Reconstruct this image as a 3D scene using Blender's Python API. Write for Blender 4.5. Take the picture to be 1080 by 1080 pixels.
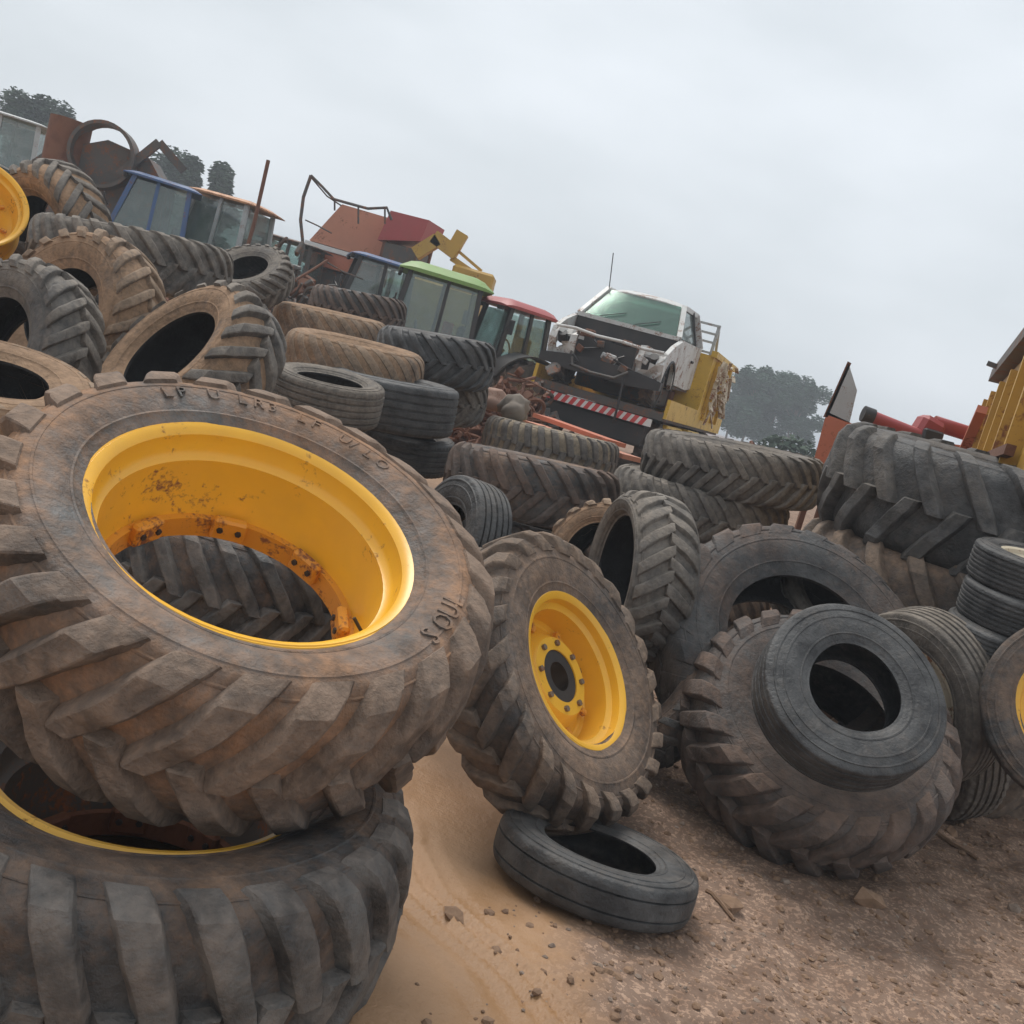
import bpy, bmesh, math, random
import numpy as np
from mathutils import Vector, Matrix, Quaternion
random.seed(7); rng = np.random.default_rng(7)
R_ = math.radians
scene = bpy.context.scene
for o in list(bpy.data.objects): bpy.data.objects.remove(o)

# ------------------------------------------------------------------ camera
CAM_H, PITCH, ROLL, FPX = 1.70, R_(7.4), R_(16.0), 1080.0     # FPX: focal length in pixels of the 1080 px photograph
cam_d = bpy.data.cameras.new('camera'); cam = bpy.data.objects.new('camera', cam_d)
scene.collection.objects.link(cam); scene.camera = cam
cam_d.sensor_width = 36; cam_d.lens = 36*FPX/1080; cam_d.clip_start = .05; cam_d.clip_end = 3000
CROT = Matrix.Rotation(R_(90)-PITCH, 3, 'X') @ Matrix.Rotation(ROLL, 3, 'Z')
cam.matrix_world = Matrix.Translation((0,0,CAM_H)) @ CROT.to_4x4()
scene.render.resolution_x = scene.render.resolution_y = 1024
scene.render.engine = 'CYCLES'

# ------------------------------------------------------------------ sky and light (overcast)
SUN_EL, SUN_AZ = 58, -35          # degrees; azimuth from +Y towards +X
world = bpy.data.worlds.new('World'); scene.world = world; world.use_nodes = True
wn, wl = world.node_tree.nodes, world.node_tree.links
wn.clear()
sky = wn.new('ShaderNodeTexSky'); sky.sky_type = 'NISHITA'; sky.sun_disc = False
sky.sun_elevation = R_(SUN_EL); sky.sun_rotation = R_(SUN_AZ); sky.dust_density = 6; sky.air_density = 1.5
bg1 = wn.new('ShaderNodeBackground'); bg1.inputs[1].default_value = .05
wl.new(sky.outputs[0], bg1.inputs[0])
tc = wn.new('ShaderNodeTexCoord')
mp = wn.new('ShaderNodeMapping'); mp.inputs['Scale'].default_value = (1,1,2.6); wl.new(tc.outputs['Generated'], mp.inputs[0])
nz = wn.new('ShaderNodeTexNoise'); nz.inputs['Scale'].default_value = 2.3; nz.inputs['Detail'].default_value = 6; nz.inputs['Roughness'].default_value = .45
wl.new(mp.outputs[0], nz.inputs[0])
cr = wn.new('ShaderNodeValToRGB'); cr.color_ramp.elements[0].position = .3; cr.color_ramp.elements[1].position = .72
cr.color_ramp.elements[0].color = (.415,.455,.485,1); cr.color_ramp.elements[1].color = (.60,.635,.675,1)
wl.new(nz.outputs[0], cr.inputs[0])
bg2 = wn.new('ShaderNodeBackground'); bg2.inputs[1].default_value = 1.0
wl.new(cr.outputs[0], bg2.inputs[0])
mx = wn.new('ShaderNodeMixShader'); mx.inputs[0].default_value = .93
wl.new(bg1.outputs[0], mx.inputs[1]); wl.new(bg2.outputs[0], mx.inputs[2])
wo = wn.new('ShaderNodeOutputWorld'); wl.new(mx.outputs[0], wo.inputs[0])
sun_d = bpy.data.lights.new('sun','SUN'); sun_d.energy = 1.5; sun_d.angle = R_(25); sun_d.color = (1,.96,.9)
sun = bpy.data.objects.new('sun', sun_d); scene.collection.objects.link(sun)
sd = Vector((math.cos(R_(SUN_EL))*math.sin(R_(SUN_AZ)), math.cos(R_(SUN_EL))*math.cos(R_(SUN_AZ)), math.sin(R_(SUN_EL))))
sun.rotation_euler = (-sd).to_track_quat('-Z','Y').to_euler()
vs = scene.view_settings; vs.view_transform = 'Standard'; vs.look = 'None'; vs.exposure = 0.70; vs.gamma = 1; vs.use_curve_mapping = False

# ------------------------------------------------------------------ pixel helpers (1080 px photograph coordinates)
CAMP = Vector((0,0,CAM_H))
def pdir(u, v): return (CROT @ Vector(((u-540)/FPX, -(v-540)/FPX, -1))).normalized()
def at_dist(u, v, d): return CAMP + pdir(u,v)*d
def at_y(u, v, y): q = pdir(u,v); return CAMP + q*(y/q.y)
def on_z(u, v, z): q = pdir(u,v); return CAMP + q*((z-CAM_H)/q.z)
def proj(p):
    q = CROT.transposed() @ (Vector(p)-CAMP); return (540+FPX*q.x/-q.z, 540-FPX*q.y/-q.z)

# pose of a circle of radius r whose picture is the ellipse (cx,cy,hx,hy,rho); nd = image direction the face leans to
def circle_pose(cx, cy, hx, hy, rho, r, nd):
    Rc = np.array(CROT); K = np.array([[FPX,0,540],[0,FPX,540],[0,0,1.0]])
    F = np.diag([1,-1,-1.0])                      # camera frame -> x right, y down, z forward
    def tostuff(c, n):
        n = n/np.linalg.norm(n); t = np.array([0,0,1.0]) if abs(n[2])<.9 else np.array([1.0,0,0])
        e1 = np.cross(n,t); e1/=np.linalg.norm(e1); e2 = np.cross(n,e1)
        H = K@np.stack([e1,e2,c],1); C = H@np.diag([r*r,r*r,-1])@H.T
        m = C[:2,2]/C[2,2]; S = np.outer(m,m)-C[:2,:2]/C[2,2]
        h = np.sqrt(np.abs(np.diag(S)))
        return np.array([m[0],m[1],h[0],h[1],100*S[0,1]/(h[0]*h[1])])
    tgt = np.array([cx,cy,hx,hy,100*rho])
    S = np.array([[hx*hx,rho*hx*hy],[rho*hx*hy,hy*hy]]); w,V = np.linalg.eigh(S); b,a = np.sqrt(w); m = V[:,0]
    if m@np.array(nd) < 0: m = -m
    v = np.array([(cx-540)/FPX,(cy-540)/FPX,1]); c = v*FPX*r/a; vn = v/np.linalg.norm(v)
    st = math.sqrt(max(0,1-(b/a)**2)); mm = np.array([m[0],m[1],0]); mm -= (mm@vn)*vn; mm/=np.linalg.norm(mm)
    n = -vn*(b/a) + mm*st
    p = np.concatenate([c, n])
    for it in range(40):
        f0 = tostuff(p[:3],p[3:]); e = np.append(tgt-f0, 0)
        J = np.zeros((6,6))
        for k in range(6):
            q = p.copy(); q[k]+=1e-5; J[:5,k] = (tostuff(q[:3],q[3:])-f0)/1e-5
        J[5,3:] = p[3:]
        dp = np.linalg.lstsq(J, e, rcond=1e-6)[0]
        s = min(1, .3/ (np.linalg.norm(dp)+1e-9)); p = p+dp*s; p[3:]/=np.linalg.norm(p[3:])
        if np.linalg.norm(dp)<1e-6: break
    if p[:3]@p[3:] > 0: p[3:] = -p[3:]
    err = np.abs(tostuff(p[:3],p[3:])-tgt).max()
    if err>2: print('circle_pose poor fit', cx, cy, round(float(err),1))
    c = CAMP + CROT @ Vector(F@p[:3]); n = CROT @ Vector(F@p[3:])
    return c, n

# ------------------------------------------------------------------ materials
def hexl(r,g,b): return tuple((c/255/12.92 if c/255<=.04045 else ((c/255+.055)/1.055)**2.4) for c in (r,g,b))
class NB:
    def __init__(s, name):
        s.m = bpy.data.materials.new(name); s.m.use_nodes = True; s.n = s.m.node_tree.nodes; s.l = s.m.node_tree.links
        s.b = s.n['Principled BSDF']; s.geo = s.n.new('ShaderNodeNewGeometry'); s.oi = s.n.new('ShaderNodeObjectInfo')
    def noise(s, scale, detail=4, rough=.55, vec=None, dist=0):
        k = s.n.new('ShaderNodeTexNoise'); k.inputs['Scale'].default_value = scale; k.inputs['Detail'].default_value = detail
        k.inputs['Roughness'].default_value = rough; k.inputs['Distortion'].default_value = dist
        s.l.new(vec or s.geo.outputs['Position'], k.inputs['Vector']); return k.outputs['Fac']
    def ramp(s, v, p0, p1, c0=(0,0,0), c1=(1,1,1)):
        k = s.n.new('ShaderNodeValToRGB'); e = k.color_ramp.elements; e[0].position=p0; e[1].position=p1
        e[0].color=(*c0,1); e[1].color=(*c1,1); s.l.new(v, k.inputs[0]); return k.outputs[0]
    def math(s, op, a, b=None):
        k = s.n.new('ShaderNodeMath'); k.operation = op
        for i,x in enumerate((a,b)):
            if x is None: continue
            if isinstance(x,(int,float)): k.inputs[i].default_value = x
            else: s.l.new(x, k.inputs[i])
        return k.outputs[0]
    def mix(s, f, a, b, mode='MIX'):
        k = s.n.new('ShaderNodeMix'); k.data_type='RGBA'; k.blend_type = mode
        for key,x in ((0,f),(6,a),(7,b)):
            if isinstance(x,(int,float)): k.inputs[key].default_value = x
            elif isinstance(x,tuple): k.inputs[key].default_value = (*x[:3],1)
            else: s.l.new(x, k.inputs[key])
        return k.outputs[2]
    def setc(s, x):
        if isinstance(x,tuple): s.b.inputs['Base Color'].default_value=(*x[:3],1)
        else: s.l.new(x, s.b.inputs['Base Color'])
    def rough(s, x):
        if isinstance(x,(int,float)): s.b.inputs['Roughness'].default_value = x
        else: s.l.new(x, s.b.inputs['Roughness'])
    def bump(s, h, strength=.5, dist=.01):
        k = s.n.new('ShaderNodeBump'); k.inputs['Strength'].default_value=strength; k.inputs['Distance'].default_value=dist
        s.l.new(h, k.inputs['Height']); s.l.new(k.outputs[0], s.b.inputs['Normal'])
    def upz(s):
        k = s.n.new('ShaderNodeSeparateXYZ'); s.l.new(s.geo.outputs['Normal'], k.inputs[0]); return k.outputs[2]

RUB = (.036,.036,.037)
def rubber(name, dust=(.20,.125,.08), amt=.5, base=RUB, grey=(.12,.115,.11), up=.35, patch=1.0, ring=None):
    """black rubber, greyed by weather, with soil caked on in patches"""
    s = NB(name)
    n1 = s.noise(2.3*patch, 5, .64); n2 = s.noise(30, 3, .6); n3 = s.noise(8, 4, .6)
    wthr = s.ramp(n3, .36, .68)
    col = s.mix(s.math('MULTIPLY', wthr, .7), base, grey)
    mask = s.math('ADD', s.math('ADD', n1, s.math('MULTIPLY', s.math('SUBTRACT', n2, .5), .40)), s.math('MULTIPLY', s.math('SUBTRACT', s.upz(), .3), up*.35))
    mask = s.math('ADD', mask, s.math('MULTIPLY', s.math('SUBTRACT', s.oi.outputs['Random'], .5), .10))
    if ring:      # soil clings to the shoulder, the side near the rim stays cleaner (radius in the tyre's own frame)
        tcn=s.n.new('ShaderNodeTexCoord'); sp_=s.n.new('ShaderNodeSeparateXYZ'); s.l.new(tcn.outputs['Object'],sp_.inputs[0])
        rad=s.math('SQRT',s.math('ADD',s.math('MULTIPLY',sp_.outputs[0],sp_.outputs[0]),s.math('MULTIPLY',sp_.outputs[1],sp_.outputs[1])))
        k=s.n.new('ShaderNodeMapRange'); k.inputs[1].default_value=ring[0]; k.inputs[2].default_value=ring[1]; k.inputs[3].default_value=-.16; k.inputs[4].default_value=.14; s.l.new(rad,k.inputs[0])
        mask=s.math('ADD',mask,k.outputs[0])
    lo = .78-.62*amt
    mask = s.ramp(mask, max(0,lo-.20), min(1,lo+.27))
    dcol = s.mix(s.ramp(s.math('ADD', n3, s.math('MULTIPLY', s.math('SUBTRACT', n2, .5), .8)), .3, .7), tuple(.75*c for c in dust), tuple(1.2*c for c in dust))
    col = s.mix(s.math('MULTIPLY', mask, .92), col, dcol)
    s.setc(col); s.rough(s.mix(mask, (.58,)*3, (.95,)*3))
    s.b.inputs['Specular IOR Level'].default_value = .4
    s.bump(s.math('ADD', s.math('ADD', s.noise(75, 3, .7), s.math('MULTIPLY', n2, 1.5)), s.math('MULTIPLY', n3, 2.4)), .8, .0055)
    return s.m
def paint(name, col, rust=(.14,.055,.025), amt=.25, rough=.45, scale=6, grime=.4, spec=.5):
    s = NB(name)
    n1 = s.noise(scale, 6, .65); n2 = s.noise(scale*9, 4, .6); n3 = s.noise(scale*.45, 4, .6)
    c = s.mix(s.math('MULTIPLY', s.ramp(n3,.35,.75), grime), col, tuple(.45*a+.55*b for a,b in zip(col,(.16,.11,.075))))
    c = s.mix(s.math('MULTIPLY', s.noise(scale*2.1,3,.5), .25), c, tuple(min(1,1.35*k) for k in col))
    mk = s.math('ADD', n1, s.math('MULTIPLY', s.math('SUBTRACT', n2,.5), .7))
    t = .82-.55*amt
    mk = s.ramp(mk, t-.06, t+.08)
    c = s.mix(mk, c, s.mix(n2, rust, tuple(1.9*k for k in rust)))
    s.setc(c); s.rough(s.mix(mk, (rough,)*3, (.9,)*3)); s.b.inputs['Specular IOR Level'].default_value = spec
    s.bump(s.math('ADD', s.math('MULTIPLY', mk, .3), s.math('MULTIPLY', n1, .6)), .35, .006)
    return s.m
def glass(name, col=(.55,.68,.66), dirt=.5):
    s = NB(name)
    s.b.inputs['Transmission Weight'].default_value = 0
    n = s.noise(5,5,.6)
    tr = s.n.new('ShaderNodeBsdfTransparent'); tr.inputs[0].default_value = (*col,1)
    gl = s.n.new('ShaderNodeBsdfGlossy'); gl.inputs['Roughness'].default_value=.06; gl.inputs[0].default_value=(.9,.93,.92,1)
    df = s.n.new('ShaderNodeBsdfDiffuse'); df.inputs[0].default_value = (*tuple(.55*c for c in col),1)
    fr = s.n.new('ShaderNodeFresnel'); fr.inputs[0].default_value = 1.5
    m1 = s.n.new('ShaderNodeMixShader'); s.l.new(s.math('ADD', s.math('MULTIPLY', fr.outputs[0], .7), .04), m1.inputs[0])
    s.l.new(tr.outputs[0], m1.inputs[1]); s.l.new(gl.outputs[0], m1.inputs[2])
    m2 = s.n.new('ShaderNodeMixShader'); s.l.new(s.math('MULTIPLY', s.ramp(n,.3,.7), dirt), m2.inputs[0])
    s.l.new(m1.outputs[0], m2.inputs[1]); s.l.new(df.outputs[0], m2.inputs[2])
    s.l.new(m2.outputs[0], s.n['Material Output'].inputs['Surface']); return s.m
M = {}
SOIL = (.25,.145,.085); TAN=(.30,.19,.115); GREYD=(.15,.125,.105)
M['cas_hero'] = rubber('hero tyre casing', (.31,.175,.10), .52, base=(.05,.052,.052), grey=(.19,.19,.185), ring=(.52,.67)); M['lug_hero'] = rubber('hero tyre lugs', (.235,.165,.12), .74, grey=(.16,.145,.13))
M['cas_dark'] = rubber('dark casing', SOIL, .30); M['lug_dark'] = rubber('dark lugs', (.19,.155,.13), .44, grey=(.17,.165,.155), patch=3); M['liner'] = rubber('shaded inner liner', GREYD, .05, base=(.012,.012,.013), grey=(.03,.03,.032))  # liner near black: the shade inside the hollow tyres is in its colour
M['cas_mid'] = rubber('dusty casing', (.23,.15,.10), .46); M['lug_mid'] = rubber('dusty lugs', (.22,.155,.11), .66, grey=(.14,.13,.12))
M['cas_tan'] = rubber('soil caked casing', TAN, .92); M['lug_tan'] = rubber('soil caked lugs', (.29,.205,.14), .86)
M['cas_grey'] = rubber('grey casing', (.20,.17,.14), .62, grey=(.16,.15,.14)); M['lug_grey'] = rubber('grey lugs', (.21,.18,.15), .66, grey=(.17,.16,.15))
M['cas_black'] = rubber('black casing', GREYD, .14, base=(.033,.033,.034), grey=(.115,.114,.112)); M['lug_black'] = rubber('black lugs', GREYD, .16, base=(.033,.033,.034), grey=(.115,.114,.112))
M['cas_brown'] = rubber('brown casing', (.15,.10,.075), .34); M['lug_brown'] = rubber('brown lugs', (.15,.10,.075), .60)
M['lug_slate'] = rubber('slate lugs', (.15,.13,.11), .40, grey=(.15,.15,.15)); M['cas_pale'] = rubber('pale dusty casing', (.30,.24,.17), .85)
M['text'] = rubber('lettering', (.16,.115,.085), .55, grey=(.09,.09,.09))
M['rim_yellow'] = paint('yellow rim paint', (.86,.44,.03), amt=.23, rough=.34, scale=6, grime=.5)
M['rim_inner'] = paint('orange rim band', (.72,.30,.02), amt=.42, rough=.5, scale=7, grime=.6)
M['rim_cream'] = paint('cream rim paint', (.55,.48,.36), amt=.5, rough=.5)
M['bolt'] = paint('bolt steel', (.16,.12,.09), amt=.5, rough=.5)
M['steel'] = paint('dark steel', (.07,.065,.06), amt=.42, rough=.6)
M['black'] = paint('black plastic', (.02,.02,.022), amt=.12, rough=.55, grime=.4)
M['rust'] = paint('rusty iron', (.15,.06,.032), rust=(.085,.035,.02), amt=.5, rough=.85)
M['white'] = paint('white car paint', (.56,.56,.54), amt=.40, rough=.45, grime=.75)
M['bed_yellow'] = paint('yellow truck paint', (.60,.37,.035), amt=.36, rough=.5)
M['mach_yellow'] = paint('machine yellow', (.50,.29,.04), amt=.30, rough=.55, scale=3, grime=.6)
M['blue'] = paint('blue tractor paint', (.035,.09,.22), amt=.3, rough=.4)
M['palegrey'] = paint('pale grey paint', (.40,.42,.42), amt=.3, rough=.5)
M['green'] = paint('green tractor paint', (.17,.30,.07), amt=.2, rough=.5, grime=.55)
M['red'] = paint('red tractor paint', (.34,.05,.05), amt=.2, rough=.45)
M['orange'] = paint('orange panel paint', (.50,.15,.08), amt=.3, rough=.55, scale=3)
M['orange2'] = paint('faded orange paint', (.50,.21,.13), amt=.3, rough=.65, scale=3)
M['roofrust'] = paint('rusty orange roof', (.50,.24,.11), amt=.5, rough=.6)
M['glass'] = glass('cab glass', (.78,.86,.84), .20); M['glass_green'] = glass('green windscreen glass', (.34,.52,.44), .28)
M['glass_dirty'] = glass('dusty glass', (.74,.80,.78), .42)
M['redpaint'] = paint('red stripe paint', (.55,.05,.05), amt=.12); M['whitepaint'] = paint('white stripe paint', (.70,.68,.66), amt=.12)
M['seat'] = paint('seat vinyl', (.03,.03,.03), amt=.1, rough=.7)
M['redcloth'] = paint('orange red cloth', (.55,.12,.06), amt=.05, rough=.9)

# ------------------------------------------------------------------ object helpers
COL = scene.collection
def tag(o, label=None, cat=None, group=None, kind=None):
    if label: o['label']=label
    if cat: o['category']=cat
    if group: o['group']=group
    if kind: o['kind']=kind
    return o
def empty(name, loc=(0,0,0), rot=None, label=None, cat=None, group=None):
    o = bpy.data.objects.new(name, None); COL.objects.link(o); o.location = loc; o.empty_display_size=.1
    if rot is not None: o.rotation_mode='QUATERNION'; o.rotation_quaternion = rot
    return tag(o,label,cat,group)
def link(name, mesh, parent=None, loc=(0,0,0), rotz=None):
    o = bpy.data.objects.new(name, mesh); COL.objects.link(o); o.parent = parent; o.location = loc
    if rotz is not None: o.rotation_euler=(0,0,rotz)
    return o
class MB:
    """collects shapes into one mesh"""
    def __init__(s): s.v=[]; s.f=[]
    def add(s, vs, fs):
        k=len(s.v); s.v+= [tuple(v) for v in vs]; s.f += [tuple(i+k for i in f) for f in fs]; return s
    def box(s, c, d, rot=None, bev=0):
        hx,hy,hz = d[0]/2,d[1]/2,d[2]/2; c=Vector(c)
        if bev<=0:
            vs=[Vector((x*hx,y*hy,z*hz)) for x in (-1,1) for y in (-1,1) for z in (-1,1)]
            fs=[(0,1,3,2),(4,6,7,5),(0,4,5,1),(2,3,7,6),(0,2,6,4),(1,5,7,3)]
        else:
            b=min(bev,hx*.9,hy*.9,hz*.9); vs=[]; fs=[]; idx={}
            for x in (-1,1):
                for y in (-1,1):
                    for z in (-1,1):
                        for a in range(3):
                            p=[x*(hx-b),y*(hy-b),z*(hz-b)]; p[a]=(x*hx,y*hy,z*hz)[a]; idx[(x,y,z,a)]=len(vs); vs.append(Vector(p))
            for x in (-1,1): fs.append([idx[(x,y,z,0)] for y,z in ((-1,-1),(1,-1),(1,1),(-1,1))][::x])
            for y in (-1,1): fs.append([idx[(x,y,z,1)] for x,z in ((-1,-1),(-1,1),(1,1),(1,-1))][::y])
            for z in (-1,1): fs.append([idx[(x,y,z,2)] for x,y in ((-1,-1),(1,-1),(1,1),(-1,1))][::z])
            for a in range(3):
                o1,o2=[k for k in range(3) if k!=a]
                for s1 in (-1,1):
                    for s2 in (-1,1):
                        def key(sa,ax):
                            t=[0,0,0]; t[a]=sa; t[o1]=s1; t[o2]=s2; return idx[(*t,ax)]
                        fs.append([key(-1,o1),key(1,o1),key(1,o2),key(-1,o2)])
            for x in (-1,1):
                for y in (-1,1):
                    for z in (-1,1): fs.append([idx[(x,y,z,a)] for a in range(3)])
        if rot is not None: vs=[rot@v for v in vs]
        return s.add([v+c for v in vs], fs)
    def bar(s, p, q, w, h=None, up=(0,0,1)):
        p,q=Vector(p),Vector(q); d=q-p; L=d.length; d.normalize(); u=Vector(up)
        if abs(d.dot(u))>.95: u=Vector((1,0,0))
        x=d.cross(u).normalized(); z=x.cross(d)
        return s.box((p+q)/2,(w,L,h or w),Matrix((x,d,z)).transposed())
    def tube(s, pts, r, n=8, cap=True):
        pts=[Vector(p) for p in pts]; vs=[]; fs=[]; N=len(pts)
        rr = r if isinstance(r,(list,tuple)) else [r]*N
        prev=None
        for i,p in enumerate(pts):
            d=(pts[min(i+1,N-1)]-pts[max(i-1,0)]).normalized()
            if prev is None:
                u=Vector((0,0,1)) if abs(d.z)<.9 else Vector((1,0,0)); a=d.cross(u).normalized()
            else: a=(prev-prev.dot(d)*d).normalized()
            prev=a; b=d.cross(a)
            vs+=[p+(a*math.cos(t)+b*math.sin(t))*rr[i] for t in [2*math.pi*k/n for k in range(n)]]
        for i in range(N-1):
            for k in range(n): fs.append((i*n+k,i*n+(k+1)%n,(i+1)*n+(k+1)%n,(i+1)*n+k))
        if cap: fs.append(tuple(range(n))[::-1]); fs.append(tuple((N-1)*n+k for k in range(n)))
        return s.add(vs,fs)
    def prism(s, poly, axis, a, b):
        """2D outline extruded along an axis from a to b; poly in the other two axes, in order"""
        n=len(poly); vs=[]
        for t in (a,b):
            for (u,v) in poly:
                p=[u,v]; p.insert(axis,t); vs.append(p)
        fs=[tuple(range(n))[::-1], tuple(range(n,2*n))]+[(i,(i+1)%n,n+(i+1)%n,n+i) for i in range(n)]
        return s.add(vs,fs)
    def lathe(s, prof, n=32, axis=2, closed=False, mod=None):
        """prof: (axial, radius)"""
        vs=[]; fs=[]; m=len(prof)
        for k in range(n):
            t=2*math.pi*k/n; c,si=math.cos(t),math.sin(t)
            for j,(x,r) in enumerate(prof):
                if mod: x,r = mod(j,x,r,k,t)
                p=(r*c,r*si,x)
                if axis==0: p=(x,r*c,r*si)
                elif axis==1: p=(r*si,x,r*c)
                vs.append(p)
        for k in range(n):
            k2=(k+1)%n
            for j in range(m if closed else m-1):
                j2=(j+1)%m; fs.append((k*m+j,k2*m+j,k2*m+j2,k*m+j2))
        return s.add(vs,fs)
    def mesh(s, name, mat, smooth=None):
        me=bpy.data.meshes.new(name); me.from_pydata([tuple(v) for v in s.v],[],s.f); me.validate(); me.update()
        bm=bmesh.new(); bm.from_mesh(me); bmesh.ops.recalc_face_normals(bm, faces=bm.faces[:]); bm.to_mesh(me); bm.free()
        if mat: me.materials.append(M[mat] if isinstance(mat,str) else mat)
        if smooth:
            me.shade_smooth()
            me.set_sharp_from_angle(angle=R_(smooth))
        return me
    def build(s, name, mat, parent=None, smooth=None, loc=(0,0,0)):
        return link(name, s.mesh(name,mat,smooth), parent, loc)

# ------------------------------------------------------------------ ground
def _hash(ix, iy, seed):
    h = (ix.astype(np.int64)*374761393 + iy.astype(np.int64)*668265263 + seed*974634777) & 0xffffffff
    h = ((h ^ (h>>13))*1274126177) & 0xffffffff
    return ((h ^ (h>>16)) & 0xffff)/65535.0
def vnoise(x, y, s, seed=0):
    x=np.asarray(x,float)*s; y=np.asarray(y,float)*s; ix=np.floor(x); iy=np.floor(y); fx=x-ix; fy=y-iy
    fx=fx*fx*(3-2*fx); fy=fy*fy*(3-2*fy)
    a=_hash(ix,iy,seed); b=_hash(ix+1,iy,seed); c=_hash(ix,iy+1,seed); d=_hash(ix+1,iy+1,seed)
    return (a*(1-fx)+b*fx)*(1-fy)+(c*(1-fx)+d*fx)*fy - .5
def sstep(a,b,x): t=np.clip((x-a)/(b-a),0,1); return t*t*(3-2*t)
# earth banks under the heaps of tyres: centre x, y, half sizes, height
BANKS = [(-4.0,8.3,3.0,2.5,.60),(-.3,9.0,1.3,.9,.22),(-8,11,5,3.2,.62)]
def rough_mask(x,y): return sstep(.30,1.05, x*.9+ (y-3)*.10 + .8*vnoise(x,y,.8,5))       # rough stony soil lies to the right
def hmap(x, y):
    x=np.asarray(x,float); y=np.asarray(y,float)
    z = .05*vnoise(x,y,.35,1)+.03*vnoise(x,y,1.1,2)
    far = sstep(10,60,np.hypot(x,y)); z = z + far*.6*vnoise(x,y,.06,9)
    rm = rough_mask(x,y); near = 1-sstep(9,14,np.hypot(x,y))
    z = z + near*(rm*(.050*vnoise(x,y,3.3,3)+.034*vnoise(x,y,8,4)+.018*vnoise(x,y,17,6)) + (1-rm)*(.012*vnoise(x,y,4,7)+.003*vnoise(x,y,15,8)))
    # wheel ruts pressed in the smooth wet mud
    t = x - np.interp(y,[1.2,2.2,2.68,2.79,2.88,3.0,3.22,3.5,3.9],[1.0,.72,.55,.48,.39,.25,.06,-.05,-.12]); fade = sstep(3.9,3.3,y)*sstep(1.0,1.6,y)
    for o,dp in ((-.30,.010),(-.17,.016),(-.08,.022),(.02,.026),(.10,.012)): z = z + near*fade*dp*(.6*np.exp(-((t-o-.045)/.024)**2)-np.exp(-((t-o)/.024)**2))
    z = z + .85*sstep(8.5,16.5,y)
    z = z - .12*(y-3.46)*np.exp(-(((x-.64)/.55)**2+((y-3.46)/.6)**2))      # mud pushed up under the narrow tyre
    for (cx,cy,rx,ry,h) in BANKS:
        d=np.sqrt(((x-cx)/rx)**2+((y-cy)/ry)**2); z = z + h*sstep(1.15,.62,d+.12*vnoise(x,y,1.2,11))
    return z
def gz(x,y): return float(hmap(x,y))
def _axis(lo,hi,step,far):
    a=list(np.arange(lo,hi,step)); s=step; x=a[-1]
    up=[]
    while x<far: s*=1.16; x+=s; up.append(x)
    s=step; x=lo; dn=[]
    while x>-far: s*=1.16; x-=s; dn.append(x)
    return np.array(dn[::-1]+a+up)
def make_ground():
    xs=_axis(-2.2,3.2,.022,900); ys=_axis(1.4,6.0,.022,900)
    X,Y=np.meshgrid(xs,ys,indexing='ij'); Z=hmap(X,Y)
    nx,ny=len(xs),len(ys)
    v=np.stack([X.ravel(),Y.ravel(),Z.ravel()],1)
    i=np.arange(nx*ny).reshape(nx,ny)
    f=np.stack([i[:-1,:-1].ravel(),i[1:,:-1].ravel(),i[1:,1:].ravel(),i[:-1,1:].ravel()],1)
    me=bpy.data.meshes.new('ground'); me.vertices.add(len(v)); me.vertices.foreach_set('co',v.ravel())
    me.loops.add(f.size); me.loops.foreach_set('vertex_index',f.ravel().astype(np.int32))
    me.polygons.add(len(f)); me.polygons.foreach_set('loop_start',np.arange(0,f.size,4,dtype=np.int32))
    me.update(); me.validate(); me.shade_smooth()
    a=me.attributes.new('rough_soil','FLOAT','POINT'); a.data.foreach_set('value',rough_mask(v[:,0],v[:,1]).astype(np.float32))
    s=NB('yard soil')
    at=s.n.new('ShaderNodeAttribute'); at.attribute_name='rough_soil'
    n1=s.noise(1.4,6,.6); n2=s.noise(9,6,.65); n3=s.noise(48,5,.7)
    smooth=s.mix(s.ramp(n1,.38,.66),(.33,.180,.082),(.44,.275,.165))
    stony=s.mix(s.ramp(n2,.34,.68),(.22,.132,.086),(.47,.32,.23))
    stony=s.mix(s.math('MULTIPLY',s.ramp(n3,.5,.7),.28),stony,(.50,.37,.29))
    stony=s.mix(s.math('MULTIPLY',s.ramp(n3,.46,.3),.6),stony,(.10,.064,.047))
    fac=s.ramp(s.math('ADD',at.outputs['Fac'],s.math('ADD',s.math('MULTIPLY',s.math('SUBTRACT',n2,.5),.6),s.math('MULTIPLY',s.math('SUBTRACT',n1,.55),1.3))),.30,.72)
    s.setc(s.mix(fac,smooth,stony))
    wet=s.ramp(n1,.40,.60,(.36,)*3,(.72,)*3)
    s.rough(s.mix(fac,wet,(.93,)*3)); s.b.inputs['Specular IOR Level'].default_value=.4
    s.bump(s.math('ADD',s.math('MULTIPLY',n3,.5),n2),.55,.018)
    me.materials.append(s.m); o=link('ground',me); tag(o,kind='structure')
    return o
make_ground()

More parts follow.
